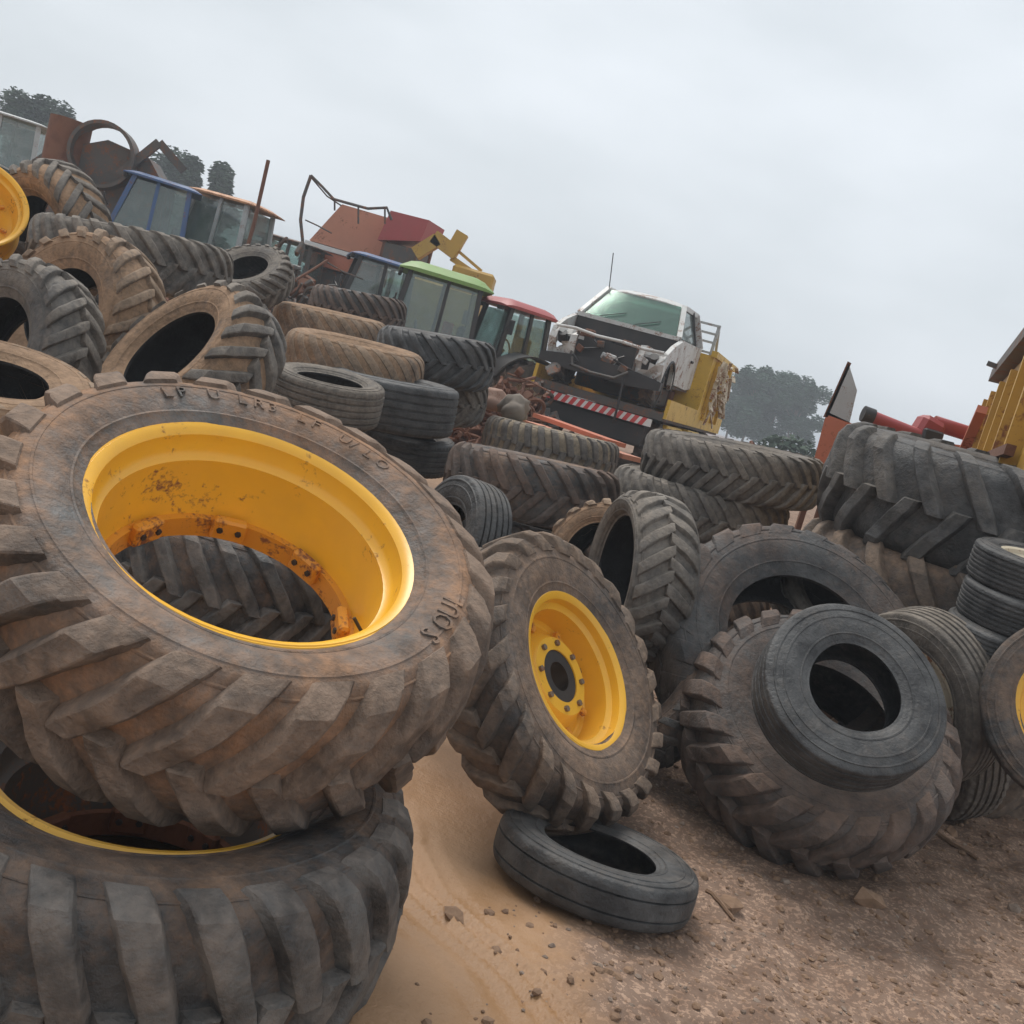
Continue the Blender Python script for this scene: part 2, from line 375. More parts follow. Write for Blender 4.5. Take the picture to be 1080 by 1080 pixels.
# ------------------------------------------------------------------ tyres
def crom(pts, k):
    """Catmull-Rom through the points, k steps per span"""
    P=[Vector((*p,0)) for p in pts]; P=[2*P[0]-P[1]]+P+[2*P[-1]-P[-2]]; out=[]
    for i in range(1,len(P)-2):
        for j in range(k):
            t=j/k; a,b,c,d=P[i-1],P[i],P[i+1],P[i+2]
            q=.5*((2*b)+(c-a)*t+(2*a-5*b+4*c-d)*t*t+(3*b-a-3*c+d)*t**3); out.append((q.x,q.y))
    out.append((P[-2].x,P[-2].y)); return out
class Spec:
    def __init__(s, OD, W, BD, lug=.04, n=20, ang=1.0, wear=1.0, th=.022, square=0, lw=1.0, sh=.55):
        s.sh=sh
        s.R=OD/2; s.W=W; s.Rb=BD/2; s.lug=lug; s.n=n; s.ang=ang; s.th=th; s.Rc=s.R-lug; s.square=square; s.lw=lw
        Rc,Rb=s.Rc,s.Rb; H=Rc-Rb; q=square
        s.outer=[(0,Rc),(.22*W,Rc-(.010-.006*q)*W),(.36*W,Rc-(.040-.028*q)*W),(.445*W,Rc-(.105-.05*q)*W),(.487*W,Rc-.30*H),(.5*W,Rc-.50*H),(.475*W,Rc-.70*H),(.42*W,Rc-.88*H),(.39*W,Rb+.012),(.375*W,Rb)]
        s.inner=[(.335*W,Rb),(.345*W,Rb+.10*H),(.42*W,Rc-.70*H),(.455*W,Rc-.48*H),(.42*W,Rc-.26*H),(.30*W,Rc-th-.03*W),(0,Rc-th-.004)]
        s.oc=crom(s.outer,5); s.ic=crom(s.inner,4); s.face_oc=s.rings()
    def face(s): return .375*s.W
    def rings(s):
        out=[]; H=s.Rc-s.Rb; marks=[(.80,.0035),(.60,.0025),(.22,.003)]
        fine=[]
        for (a,b) in zip(s.oc,s.oc[1:]):
            fine.append(a)
            for f,h in marks:
                r=s.Rb+f*H
                if b[1]<r<=a[1] and a[0]>.3*s.W:
                    t=(a[1]-r)/max(1e-9,a[1]-b[1]); x=a[0]+(b[0]-a[0])*t
                    fine+=[(x,r+.005),(x+h,r+.003),(x+h,r-.003),(x,r-.005)]
        fine.append(s.oc[-1])
        return [p for i,p in enumerate(fine) if i==0 or not (p[1]>fine[i-1][1]+.0 and p[0]>.42*s.W and False)]
def spec_mesh(sp, seg, mat, ribs=None, blocks=0, seed=0):
    """hollow casing; ribs = grooves round the tread, blocks = notches across the shoulders"""
    half=list(sp.face_oc)
    if ribs:
        tread=[]; nose=.40*sp.W; Rc=sp.Rc
        xs=[0]
        for (a,b) in ribs: xs+=[a*sp.W-.004,a*sp.W,b*sp.W,b*sp.W+.004]
        def rr(x):
            for i in range(len(sp.oc)-1):
                if sp.oc[i][0]<=x<=sp.oc[i+1][0]:
                    t=(x-sp.oc[i][0])/max(1e-9,sp.oc[i+1][0]-sp.oc[i][0]); return sp.oc[i][1]*(1-t)+sp.oc[i+1][1]*t
            return Rc
        pts=[]
        if ribs[0][0]<=0: pts=[(0,rr(0)-.011)]
        else: pts=[(0,rr(0))]
        for (a,b) in ribs:
            if a>0: pts+=[(a*sp.W-.003,rr(a*sp.W)),(a*sp.W,rr(a*sp.W)-.011)]
            pts+=[(b*sp.W,rr(b*sp.W)-.011),(b*sp.W+.003,rr(b*sp.W))]
        last=pts[-1][0]
        half=pts+[p for p in sp.face_oc if p[0]>last+.004 or p[1]<Rc-.2*(Rc-sp.Rb)]
    prof=half+list(sp.ic)
    full=prof+[(-x,r) for (x,r) in prof[::-1][1:-1]]
    rnd=random.Random(seed); a1,a2,p1,p2=rnd.uniform(.003,.010),rnd.uniform(.002,.007),rnd.uniform(0,6),rnd.uniform(0,6)
    def mod(j,x,r,k,t):
        dr=a1*math.sin(2*t+p1)+a2*math.sin(3*t+p2)
        if blocks and r>sp.Rc-.085 and abs(x)>.30*sp.W and r>sp.Rc-.5*(sp.Rc-sp.Rb) and k%blocks==0 and abs(x)<.497*sp.W and j<len(half)+0 or (blocks and k%blocks==0 and r>sp.Rc-.05 and abs(x)>.30*sp.W and j>len(prof)+len(sp.ic)-3):
            r-=.010
        return x*(1+.01*math.sin(2*t+p2)), r+dr
    me=MB().lathe(full,seg,closed=True,mod=mod).mesh('tyre_casing',mat,40)
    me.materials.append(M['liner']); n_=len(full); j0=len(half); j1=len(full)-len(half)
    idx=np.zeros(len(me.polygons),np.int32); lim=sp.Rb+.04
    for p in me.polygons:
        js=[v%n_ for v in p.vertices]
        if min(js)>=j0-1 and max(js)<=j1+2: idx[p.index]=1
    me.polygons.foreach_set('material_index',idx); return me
def lug_mesh(sp, side, mat, seed=0, ns=9):
    rnd=random.Random(seed)
    oc=sp.oc; n=len(oc)
    # arc length along outer profile, from past the crown centre to the upper sidewall
    arc=[0]
    for i in range(1,n): arc.append(arc[-1]+math.hypot(oc[i][0]-oc[i-1][0],oc[i][1]-oc[i-1][1]))
    iend=next(i for i,p in enumerate(oc) if p[1]<sp.Rc-(.27+.02*(sp.sh>.6))*(sp.Rc-sp.Rb)); Lend=arc[iend]
    def P(l):
        if l<0: return -l*-1, oc[0][1]-.0, (0,1)
        for i in range(1,n):
            if arc[i]>=l:
                t=(l-arc[i-1])/max(1e-9,arc[i]-arc[i-1]); a,b=oc[i-1],oc[i]
                tx,ty=b[0]-a[0],b[1]-a[1]; q=math.hypot(tx,ty); return a[0]+tx*t,a[1]+ty*t,(-ty/q,tx/q)
        return oc[-1][0],oc[-1][1],(1,0)
    pitch=2*math.pi/sp.n; vs=[]; fs=[]
    delta=sp.ang*.52*sp.W/sp.Rc
    m=8
    for i in range(ns):
        s=i/(ns-1)                                   # 0 at crown, 1 at sidewall end
        l=-.045*sp.W+(Lend+.045*sp.W)*s
        x,r,nn=P(l)
        if l<0: x=l; nn=(0,1)
        nx,nr=-nn[0] if nn[1]<0 else nn[0], abs(nn[1])
        if x>0.3*sp.W: nx=abs(nx)
        if nn[1]<0: nr=-abs(nn[1])*0
        sh=max(0,(s-.70)/.30)
        h=sp.lug*(1-sp.sh*sh**1.4)*(1+rnd.uniform(-.13,.10)); 
        th=-delta*(s**1.15)*1.0
        wt=pitch*.17*sp.lw*(1+(.15+.30*(sp.sh>.6))*s*s); wb=pitch*.285*sp.lw*(1+(.10+.25*(sp.sh>.6))*s*s)
        if i==0: wt*=.85
        b=min(.006,sp.lug*.2)/sp.Rc
        for (da,hh) in ((-wb,-.020),(-(wt+b*.9),h*.80),(-wt,h*.95),(-wt+b,h),(wt-b,h),(wt,h*.95),(wt+b*.9,h*.80),(wb,-.020)):
            a=th+da+rnd.uniform(-.0035,.0035); rr=r+nr*hh; xx=(x+nx*hh)
            if hh>0 and i==0: xx+= .004
            vs.append((rr*math.cos(a),rr*math.sin(a)*1.0,xx*side))
    for i in range(ns-1):
        for k in range(m-1): fs.append((i*m+k,i*m+k+1,(i+1)*m+k+1,(i+1)*m+k))
    fs.append(tuple(range(m))); fs.append(tuple((ns-1)*m+k for k in range(m))[::-1])
    b=MB().add(vs,fs); return b.mesh('tread_lug',mat,24)
def bent_text(txt, sp, r0, size, ang0, mat, up=1, depth=.004):
    cu=bpy.data.curves.new('letters','FONT'); cu.body=txt; cu.size=size; cu.extrude=depth; cu.resolution_u=2; cu.space_character=1.12
    ob=bpy.data.objects.new('letters',cu); COL.objects.link(ob)
    me=bpy.data.meshes.new_from_object(ob.evaluated_get(bpy.context.evaluated_depsgraph_get())); bpy.data.objects.remove(ob)
    def zs(r):
        for i in range(len(sp.oc)-1,0,-1):
            a,b=sp.oc[i],sp.oc[i-1]
            if a[1]<=r<=b[1]: t=(r-a[1])/max(1e-9,b[1]-a[1]); return a[0]+(b[0]-a[0])*t
        return .5*sp.W
    for v in me.vertices:
        x,y,z=v.co
        r=r0+(y if up>0 else -y); a=ang0-(x/r0)*up
        v.co=(r*math.cos(a),r*math.sin(a),zs(r)+z+.0015)
    me.materials.clear(); me.materials.append(M[mat]); me.update(); return me

# wheel rims (axis Z, face +Z)
def rim_mesh(sp, mat):
    W,Rb=sp.W,sp.Rb; t=.007
    o=[(.40*W,Rb+.030),(.415*W,Rb+.022),(.405*W,Rb+.008),(.375*W,Rb-.006),(.27*W,Rb-.010),(.24*W,Rb-.020),(.225*W,Rb-.034),(-.10*W,Rb-.040),(-.14*W,Rb-.052),(-.20*W,Rb-.052),(-.24*W,Rb-.030),(-.30*W,Rb-.012),(-.38*W,Rb-.008),(-.41*W,Rb+.012),(-.41*W,Rb+.024)]
    prof=o+[(x*1.0-.001,r+t) for (x,r) in o[::-1]]
    return MB().lathe(prof,72,closed=True).mesh('rim',mat,35)
def ring_mesh(x0,x1,r0,r1,mat,n=56):
    return MB().lathe([(x0,r0),(x1,r0),(x1,r1),(x0,r1)],n,closed=True).mesh('ring',mat,30)
def add_rim(root, sp, kind, col='rim_yellow', col2='rim_inner'):
    rim=link('rim',rim_mesh(sp,col),root)
    W,Rb=sp.W,sp.Rb
    if kind=='open':
        # weld ring on the far side with bolt-on brackets
        g=ring_mesh(-.30*W,-.16*W,Rb-.075,Rb-.050,col2); link('inner_band',g,rim)
        br=MB(); br.box((Rb-.088,0,-.19*W),(.034,.105,.075),bev=.008); brm=br.mesh('bracket',col2,30)
        hbm=[MB().tube([(Rb-.104,yy,-.185*W),(Rb-.112,yy,-.185*W)],.010,6).mesh('bolt','black',20) for yy in (-.028,.028)]
        for k in range(8):
            a=2*math.pi*k/8+.30
            link('bracket',brm,rim,rotz=a); link('bolt',hbm[0],rim,rotz=a); link('bolt',hbm[1],rim,rotz=a)
        v=MB(); v.tube([(Rb-.05,0,.10*W),(Rb-.085,0,.16*W)],.005,6); link('valve',v.mesh('valve','black',30),rim,rotz=-.95)
    elif kind=='disc':
        z0=-.16*W; ro=Rb-.045
        pr=[(z0+.01,ro),(z0+.005,Rb*.80),(z0+.030,Rb*.66),(z0+.085,Rb*.56),(z0+.095,Rb*.53),(z0+.095,Rb*.36),(z0+.083,Rb*.36),(z0+.083,Rb*.50),(z0+.07,Rb*.55),(z0+.018,Rb*.66),(z0-.008,Rb*.80),(z0-.004,ro)]
        d=MB().lathe(pr,64,closed=True).mesh('disc',col,35); dk=link('disc',d,rim)
        hub=MB(); hub.lathe([(z0-.06,Rb*.365),(z0+.088,Rb*.365),(z0+.088,Rb*.20),(z0-.06,Rb*.335)],40,closed=True); link('hub_ring',hub.mesh('hub_ring','black',30),rim)
        bm_=MB().tube([(Rb*.455,0,z0+.09),(Rb*.455,0,z0+.108)],.013,6).mesh('bolt','bolt',20)
        for k in range(8): link('bolt',bm_,rim,rotz=2*math.pi*k/8+.2)
        bk=MB().box((Rb*.74,0,z0+.035),(.05,.028,.03),bev=.006).mesh('weld_block','rim_inner',20)
        for k in range(8): link('weld_block',bk,rim,rotz=2*math.pi*k/8+.55)
    elif kind=='dish':
        z0=.02*W
        pr=[(z0,Rb-.03),(z0+.01,Rb*.7),(z0+.05,Rb*.5),(z0+.05,Rb*.22),(z0+.04,Rb*.22),(z0+.04,Rb*.5),(z0,Rb*.7),(z0-.01,Rb-.03)]
        link('disc',MB().lathe(pr,48,closed=True).mesh('disc',col,35),rim)
    return rim
_cache={}
REPORT=[]
def axis_quat(n, spin):
    n=Vector(n).normalized(); return n.to_track_quat('Z','Y') @ Quaternion((0,0,1), spin)
def tyre(name, sp, center, n, mats, label, cat='tyre', group=None, spin=0.0, seg=64, ribs=None, blocks=0, rim=None, rimcols=None, lugs=True, chir=1, seed=0, mirror=1):
    """center = middle of the tyre; n = axis direction of the face towards us"""
    cas,lg=mats
    root=empty(name, center, axis_quat(n,spin), label, cat, group)
    key=(id(sp),cas,seg,str(ribs),blocks)
    if key not in _cache: _cache[key]=spec_mesh(sp,seg,cas,ribs,blocks,seed)
    c=link('casing',_cache[key],root)
    if lugs:
        k2=(id(sp),lg)
        if k2 not in _cache: _cache[k2]=[[lug_mesh(sp,sd*chir,lg,seed*10+j) for j in range(5)] for sd in (1,-1)]
        p=2*math.pi/sp.n; rd=random.Random(seed+5)
        for sdi in (0,1):
            for k in range(sp.n):
                link('tread_lug',rd.choice(_cache[k2][sdi]),c,rotz=p*(k+.5*sdi)+rd.uniform(-.006,.006))
    if rim: add_rim(root,sp,rim,*(rimcols or ()))
    # lowest point for checking what it stands on
    nn=Vector(n).normalized(); ex=sp.R*math.sqrt(max(0,1-nn.z**2))+.45*sp.W*abs(nn.z)
    REPORT.append((name,label[:40],tuple(round(v,2) for v in center),tuple(round(v,2) for v in nn),round(center[2]-ex,2),round(center[2]+ex,2),round(gz(center[0],center[1]),2)))
    return root
def by_ellipse(sp, ell, nd, which='bead'):
    """middle and axis of a tyre whose near bead (or shoulder) circle shows as the ellipse"""
    if which=='bead': r,x=sp.Rb,sp.face()
    elif which=='lip': r,x=sp.Rb+.030,.40*sp.W
    else: r,x=sp.Rc-.12*(sp.Rc-sp.Rb),.46*sp.W
    c,n=circle_pose(*ell,r,nd); return c-n*x, n
def flat_at(sp, cx, cy, wpx, tilt=(0,0)):
    """lying tyre: pixel of its middle and its width in pixels"""
    c=at_dist(cx,cy,2*sp.R*FPX/wpx*math.sqrt(1+((cx-540)**2+(cy-540)**2)/FPX**2)); return c, Vector((tilt[0],tilt[1],1)).normalized()

# ------------------------------------------------------------------ the tyres and wheels, one by one
G='tyres heaped up in the yard'
V=Vector
# 1 big wheel with open yellow rim in front
s1=Spec(1.45,.49,.85,lug=.05,n=24,ang=-.82,th=.02,lw=1.12,sh=.78)
c,n1=by_ellipse(s1,(260,566,178.5,119.5,.345),(0,-1),'lip')
w1=tyre('tractor_wheel',s1,c,n1,('cas_hero','lug_hero'),'biggest lugged tractor tyre with open yellow rim, tilted on top of another wheel','wheel',G,spin=.4,seg=96,rim='open',seed=1)
# raised lettering on the side of its casing
def letters(root, sp, txt, size, r0, pix, mat, up=1):
    inv=root.rotation_quaternion.inverted(); n=root.rotation_quaternion@V((0,0,1)); p0=V(root.location)+n*(.47*sp.W)
    q=pdir(*pix); t=(p0-CAMP).dot(n)/q.dot(n); p=inv@(CAMP+q*t-V(root.location)); a=math.atan2(p.y,p.x)
    cas=[ch for ch in root.children if ch.name.startswith('casing')][0]
    for i,chx in enumerate(txt):
        if chx!=' ': link('raised_letter',bent_text(chx,sp,r0,size,a-up*i*.78*size/r0,mat,up),cas)
letters(w1,s1,'LP U LR3 LF U/LO',.058,.522,(178,428),'cas_hero')
letters(w1,s1,'SOUL',.085,.588,(440,672),'cas_hero',-1)
# 2 wheel under it
s2=Spec(1.46,.50,.76,lug=.030,n=26,ang=.50,th=.02,lw=1.1,sh=.8)
tyre('tractor_wheel',s2,(-.715,2.55,.24),(.0,-.01,1),('cas_dark','lug_dark'),'dark tractor tyre with yellow rim edge lying flat under the big wheel, bottom left','wheel',G,spin=.1,seg=96,rim='open',rimcols=('steel','rust'),seed=2)  # rim inside coloured dark for the shade cast by the wheel above
w2=bpy.data.objects[-1] if False else [o_ for o_ in bpy.data.objects if o_.name=='tractor_wheel.001'][0]
w2r=[c_ for c_ in w2.children if c_.name.startswith('rim')][0]
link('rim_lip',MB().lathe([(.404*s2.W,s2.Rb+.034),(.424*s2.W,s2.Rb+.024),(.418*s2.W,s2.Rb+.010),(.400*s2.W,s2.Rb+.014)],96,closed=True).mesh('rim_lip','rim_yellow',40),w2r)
s5=Spec(1.45,.56,.70,lug=.04,n=24,ang=.9)
tyre('tractor_tyre',s5,(-1.36,5.30,.30),(.05,.03,1),('cas_dark','lug_dark'),'dark lugged tyre lying behind, seen through the open yellow rim','tyre',G,spin=.2,seg=64,seed=5)
# 3 wheel with yellow disc
s3=Spec(1.25,.33,.627,lug=.036,n=24,th=.02,sh=.8)
c,n=by_ellipse(s3,(607.7,708,52.3,86,.44),(1,-.3),'lip')
tyre('tractor_wheel',s3,c,n,('cas_mid','lug_mid'),'lugged tractor tyre with yellow disc rim and bolted hub, leaning beside the biggest wheel','wheel',G,spin=.3,seg=80,rim='disc',seed=3)
# 4 narrow tyre on the mud in front of it
s4=Spec(.75,.165,.42,lug=.0,n=2,square=.0)
R4=[(.20,.215)]
tyre('narrow_tyre',s4,on_z(628,911,.075),(.02,.13,1),('cas_black','lug_black'),'narrow black ribbed tyre lying on the wet mud in front of the yellow disc wheel','tyre',G,seg=96,ribs=R4,lugs=False,seed=4)
# 10 + 11 lug tyre with a smooth black tyre laid on it
s10=Spec(1.28,.40,.60,lug=.036,n=22,ang=-.9,sh=.95,lw=1.2)
c,n=by_ellipse(s10,(876,762,130,114,.32),(.7,-.7),'sh')
tyre('tractor_tyre',s10,c,n,('cas_brown','lug_brown'),'mud-brown lugged tractor tyre leaning with a smooth black tyre lying on its face','tyre',G,spin=.2,seg=72,seed=10)
s11=Spec(.80,.20,.405,lug=0,n=2,square=1)
c,n=by_ellipse(s11,(902,726,49.3,46.5,.29),(.7,-.7))
tyre('ribbed_tyre',s11,c,n,('cas_black','lug_black'),'smooth black ribbed tyre lying on the face of the mud-brown tractor tyre','tyre',G,seg=72,ribs=[(.08,.11),(.30,.33)],lugs=False,seed=11)
# 9 worn tyre leaning over it
s9=Spec(1.50,.42,.84,lug=.012,n=22,ang=-.9,lw=1.4,sh=.9)
c,n=by_ellipse(s9,(848,686,79,81,.30),(.75,-.6))
tyre('worn_tyre',s9,c,n,('cas_brown','cas_brown'),'bald brown tractor tyre with worn-down lugs, leaning behind the tyre that carries a black one','tyre',G,spin=.1,seg=80,seed=9)
# 7 and 8
s7=Spec(.92,.34,.62,lug=.022,n=22,ang=.7,lw=1.2)
c,n=by_ellipse(s7,(650,606,23,62,-.45),(-1,0))
tyre('loader_tyre',s7,c,n,('cas_grey','lug_grey'),'grey standing tyre with a dark open hole facing left, behind the yellow disc wheel','tyre',G,seg=64,seed=7)
s8=Spec(.78,.26,.42,lug=.012,n=24,ang=.7)
tyre('dark_tyre',s8,at_dist(690,735,5.25),(-.75,-.35,.55),('cas_dark','lug_dark'),'dark tyre in shadow between the yellow disc wheel and the brown tyres','tyre',G,seg=48,seed=8)
# 12 truck tyres on the right
s12=Spec(.92,.26,.53,lug=0,n=2,square=1); RT=[(0,.02),(.13,.17),(.28,.32)]
c,n=by_ellipse(s12,(978,778,44,84,.36),(-1,.2),'sh')
tyre('truck_tyre',s12,c,n,('cas_grey','lug_grey'),'ribbed truck tyre standing on edge right behind the mud-brown tractor tyre','tyre',G,seg=96,ribs=RT,blocks=2,lugs=False,seed=12)
s12b=Spec(.90,.23,.53,lug=0,n=2,square=1)
c,n=by_ellipse(s12b,(962,738,70,88,.30),(-1,-.4),'sh')
tyre('truck_wheel',s12b,c,n,('cas_grey','lug_grey'),'grey truck tyre with a rusty cream rim behind the black and brown tyres at right','wheel',G,seg=72,ribs=RT,lugs=False,rim='dish',rimcols=('rim_cream','rim_cream'),seed=13)
s13=Spec(.88,.24,.54,lug=0,n=2,square=1)
c,n=at_dist(1142,752,5.45),V((-.42,-.86,.22))
tyre('small_wheel',s13,c,n,('cas_mid','lug_mid'),'dusty wheel with bright yellow rim cut by the right edge of the picture','wheel',G,seg=64,ribs=RT,lugs=False,rim='dish',seed=14)
# 14 column of ribbed implement tyres
s14=Spec(.66,.19,.38,lug=0,n=2,square=1); R14=[(.03,.07),(.16,.20),(.29,.33)]
base=at_dist(1096,606,5.8)
for k in range(3):
    z=base.z-k*.192
    if z<.08: break
    tyre('implement_wheel' if k==0 else 'implement_tyre',s14,(base.x+.012*math.sin(k*2.1)-.01*k,base.y+.02*math.cos(k*1.7),z),(-.06,-.10,1),('cas_black','lug_black'),
        ['small ribbed wheel with cream rim on top of the column at right edge','ribbed tyre second from the top of the small column at right edge','lowest ribbed tyre of the small column at right edge'][k],'wheel' if k==0 else 'tyre',G,seg=64,ribs=R14,lugs=False,rim='dish' if k==0 else None,rimcols=('rim_cream','rim_cream'),seed=20)
# 15/16 stack of wide flotation tyres
s15=Spec(1.92,.66,.92,lug=.062,n=20,ang=.8,th=.03,lw=.85)
p=at_dist(1030,538,7.05)
tyre('flotation_tyre',s15,p,(-.03,-.07,1),('cas_black','lug_slate'),'huge wide black tyre with deep lugs on top of the stack by the yellow machine','tyre',G,spin=.1,seg=80,seed=15)
tyre('flotation_tyre',s15,(p.x-.02,p.y+.0,p.z-.645),(-.02,-.02,1),('cas_mid','lug_mid'),'huge wide dusty tyre right under the topmost deep-lugged one by the yellow machine','tyre',G,spin=.4,seg=80,seed=16)
tyre('flotation_tyre',s15,(p.x+.03,p.y+.05,.34),(0,0,1),('cas_mid','lug_mid'),'lowest huge tyre of the stack by the yellow machine, mostly hidden','tyre',G,spin=.7,seg=80,seed=17)
# 17/18 stack of chevron tyres
s17=Spec(1.60,.44,.98,lug=.035,n=30,ang=1.0)
p,n=flat_at(s17,771,494,190,(-.10,-.02))
tyre('tractor_tyre',s17,p,n,('cas_grey','lug_grey'),'grey chevron-tread tyre lying on top of the stack in front of the wrecked truck','tyre',G,spin=0,seg=80,seed=18)
p2=V((p.x-.18,p.y+.02,p.z-.42)); tyre('tractor_tyre',s17,p2,(-.05,-.02,1),('cas_grey','lug_grey'),'grey chevron-tread tyre lying second in the stack in front of the wrecked truck','tyre',G,spin=.3,seg=80,seed=19)
tyre('tractor_tyre',s17,(p.x-.1,p.y,.24),(0,0,1),('cas_mid','lug_mid'),'lowest chevron-tread tyre of the stack in front of the wrecked truck','tyre',G,spin=.6,seg=80,seed=19)
# 19/20
s19=Spec(1.45,.40,.85,lug=.03,n=30,ang=.35)
p,n=flat_at(s19,580,473,146,(-.05,.03))
tyre('tractor_tyre',s19,p,n,('cas_pale','lug_grey'),'dusty pale lugged tyre lying behind the dark lugged one, in front of the wrecked truck','tyre',G,seg=64,seed=21)
s20=Spec(1.45,.50,.80,lug=.042,n=24,ang=.9)
p,n=flat_at(s20,560,514,186,(-.07,.05))
tyre('tractor_tyre',s20,p,n,('cas_dark','lug_brown'),'dark brown lugged tyre lying in the middle, just behind the black smooth tyre','tyre',G,spin=.1,seg=72,seed=22)
tyre('tractor_tyre',s20,(p.x+.05,p.y+.1,p.z-.49),(0,-.02,1),('cas_dark','lug_brown'),'lugged tyre in deep shade under the dark brown one in the middle','tyre',G,spin=.3,seg=72,seed=22)
s21=Spec(.80,.26,.44,lug=.03,n=18)
tyre('small_lugged_tyre',s21,at_dist(632,592,6.4),(-.55,-.6,.3),('cas_tan','lug_tan'),'small soil-coloured lugged tyre peeping out left of the grey standing tyre','tyre',G,seg=48,seed=23)
s6=Spec(.66,.20,.36,lug=0,n=2,square=1)
tyre('smooth_tyre',s6,at_dist(482,572,4.9),(-.85,-.48,.12),('cas_black','lug_black'),'smooth black tyre standing just behind the biggest wheel','tyre',G,seg=72,ribs=[(.0,.015),(.15,.165),(.30,.315)],lugs=False,seed=24)
# left heap
s22=Spec(1.25,.50,.66,lug=.03,n=22)
p,n=flat_at(s22,459,378,128,(-.10,-.05))
tyre('tractor_tyre',s22,p,n,('cas_black','lug_black'),'black lugged tyre lying tilted on the heap below the red-roofed tractor','tyre',G,spin=.1,seg=64,seed=25)
p,n=flat_at(s22,455,416,120,(-.10,-.10))
tyre('tractor_tyre',s22,(p.x,p.y-.1,p.z),n,('cas_grey','lug_grey'),'grey lugged tyre lying under the black one on the heap','tyre',G,spin=.5,seg=64,seed=26)
s23=Spec(1.25,.50,.66,lug=.034,n=26)
p,n=flat_at(s23,377,329,103,(-.08,-.04))
tyre('tractor_tyre',s23,p,n,('cas_brown','lug_brown'),'brown chevron tyre lying on the heap below the blue-topped tractor cab','tyre',G,seg=64,seed=27)
s24=Spec(1.30,.50,.70,lug=.008,n=24,lw=1.4)
p,n=flat_at(s24,347,352,122,(-.06,-.05))
tyre('bald_tyre',s24,p,n,('cas_tan','lug_tan'),'bald soil-coloured tyre lying under the brown chevron tyre','tyre',G,seg=64,seed=28)
p,n=flat_at(s24,372,388,150,(-.05,-.06))
tyre('bald_tyre',s24,(p.x,p.y,p.z),n,('cas_tan','lug_tan'),'pale soil-coloured tyre lying behind the two truck tyres on the heap','tyre',G,seg=64,seed=28)
s26=Spec(1.15,.44,.58,lug=0,n=2,square=1)
p,n=flat_at(s26,412,424,140,(-.08,-.04))
tyre('truck_tyre',s26,p,n,('cas_black','lug_black'),'dark truck tyre lying right of the one with the open top on the heap','tyre',G,seg=64,ribs=RT,lugs=False,seed=29)
s27=Spec(.86,.33,.50,lug=0,n=2,square=1)
p,n=flat_at(s27,345,418,118,(-.02,-.14))
tyre('truck_tyre',s27,p,n,('cas_grey','lug_grey'),'ribbed truck tyre lying with its open top in view behind the biggest wheel','tyre',G,seg=96,ribs=RT,blocks=2,lugs=False,seed=30)
p28,n=flat_at(s27,428,474,100,(-.05,-.10))
tyre('truck_tyre',s27,p28,n,('cas_black','lug_black'),'dark tyre in shade under the two truck tyres on the heap','tyre',G,seg=96,ribs=RT,blocks=2,lugs=False,seed=30)
s29=Spec(1.22,.44,.66,lug=.042,n=20,ang=1.0)
c,n=by_ellipse(s29,(178,372,49,43,-.70),(-.7,-.7))
tyre('tractor_tyre',s29,c,n,('cas_tan','lug_grey'),'dusty deep-lugged tyre leaning with its dark hole to the left, above the biggest wheel','tyre',G,spin=.2,seg=72,seed=31)
s30=Spec(1.24,.40,.62,lug=.034,n=22)
c,n=at_dist(82,338,7.5),V((-.40,-.87,.22))
tyre('tractor_tyre',s30,c,n,('cas_tan','lug_tan'),'orange-tan soil-covered lugged tyre standing behind the grey one at left','tyre',G,seg=72,seed=32)
s31=Spec(1.12,.36,.56,lug=.034,n=22)
c,n=at_dist(12,374,6.5),V((-.42,-.85,.22))
tyre('tractor_tyre',s31,c,n,('cas_grey','lug_grey'),'grey lugged tyre standing at the left edge in front of the orange-tan one','tyre',G,seg=72,seed=33)
s32=Spec(1.0,.34,.5,lug=.008,n=22,lw=1.4)
tyre('bald_tyre',s32,at_dist(-14,425,5.3),(.1,-.2,1),('cas_tan','lug_tan'),'pale tan tyre cut by the left edge just above the biggest wheel','tyre',G,seg=48,seed=34)
s33=Spec(1.62,.46,.90,lug=.036,n=28,ang=1.0)
p,n=flat_at(s33,140,276,205,(-.10,.0))
tyre('tractor_tyre',s33,p,n,('cas_grey','lug_grey'),'large grey lugged tyre lying behind the tan tyre, below the blue tractor','tyre',G,seg=72,seed=35)
s34=Spec(1.25,.42,.66,lug=.036,n=22)
tyre('tractor_tyre',s34,at_dist(56,246,10.2),(-.40,-.80,-.30),('cas_tan','lug_grey'),'tan and grey lugged tyre lying tilted at upper left beside the yellow rim','tyre',G,seg=64,seed=36)
p,n=flat_at(s33,5,272,190,(.05,-.05))
tyre('tractor_tyre',s33,p,n,('cas_grey','lug_grey'),'grey lugged tyre lying at the left edge below the tan and grey one','tyre',G,seg=64,seed=37)
s35=Spec(.95,.34,.46,lug=.03,n=22)
tyre('small_lugged_tyre',s35,at_dist(263,293,11.6),(-.25,-.60,.75),('cas_grey','lug_grey'),'small grey lugged tyre lying tilted below the rusty orange-roofed tractor','tyre',G,seg=56,seed=38)
s38=Spec(.62,.20,.34,lug=0,n=2,square=1)
tyre('implement_tyre',s38,at_dist(862,640,6.2),(.35,-.5,.8),('cas_grey','lug_grey'),'small ribbed tyre seen through the hole of the bald brown tyre','tyre',G,seg=48,ribs=R14,lugs=False,seed=39)
# yellow rim without a tyre at the far left
s40=Spec(1.25,.40,.80,lug=.03,n=20)
r40=empty('wheel_rim',at_dist(-36,222,9.6),axis_quat((.35,-.5,.45),0),'bare yellow wheel rim at the left edge above the tan and grey tyre','rim')
add_rim(r40,s40,'disc')


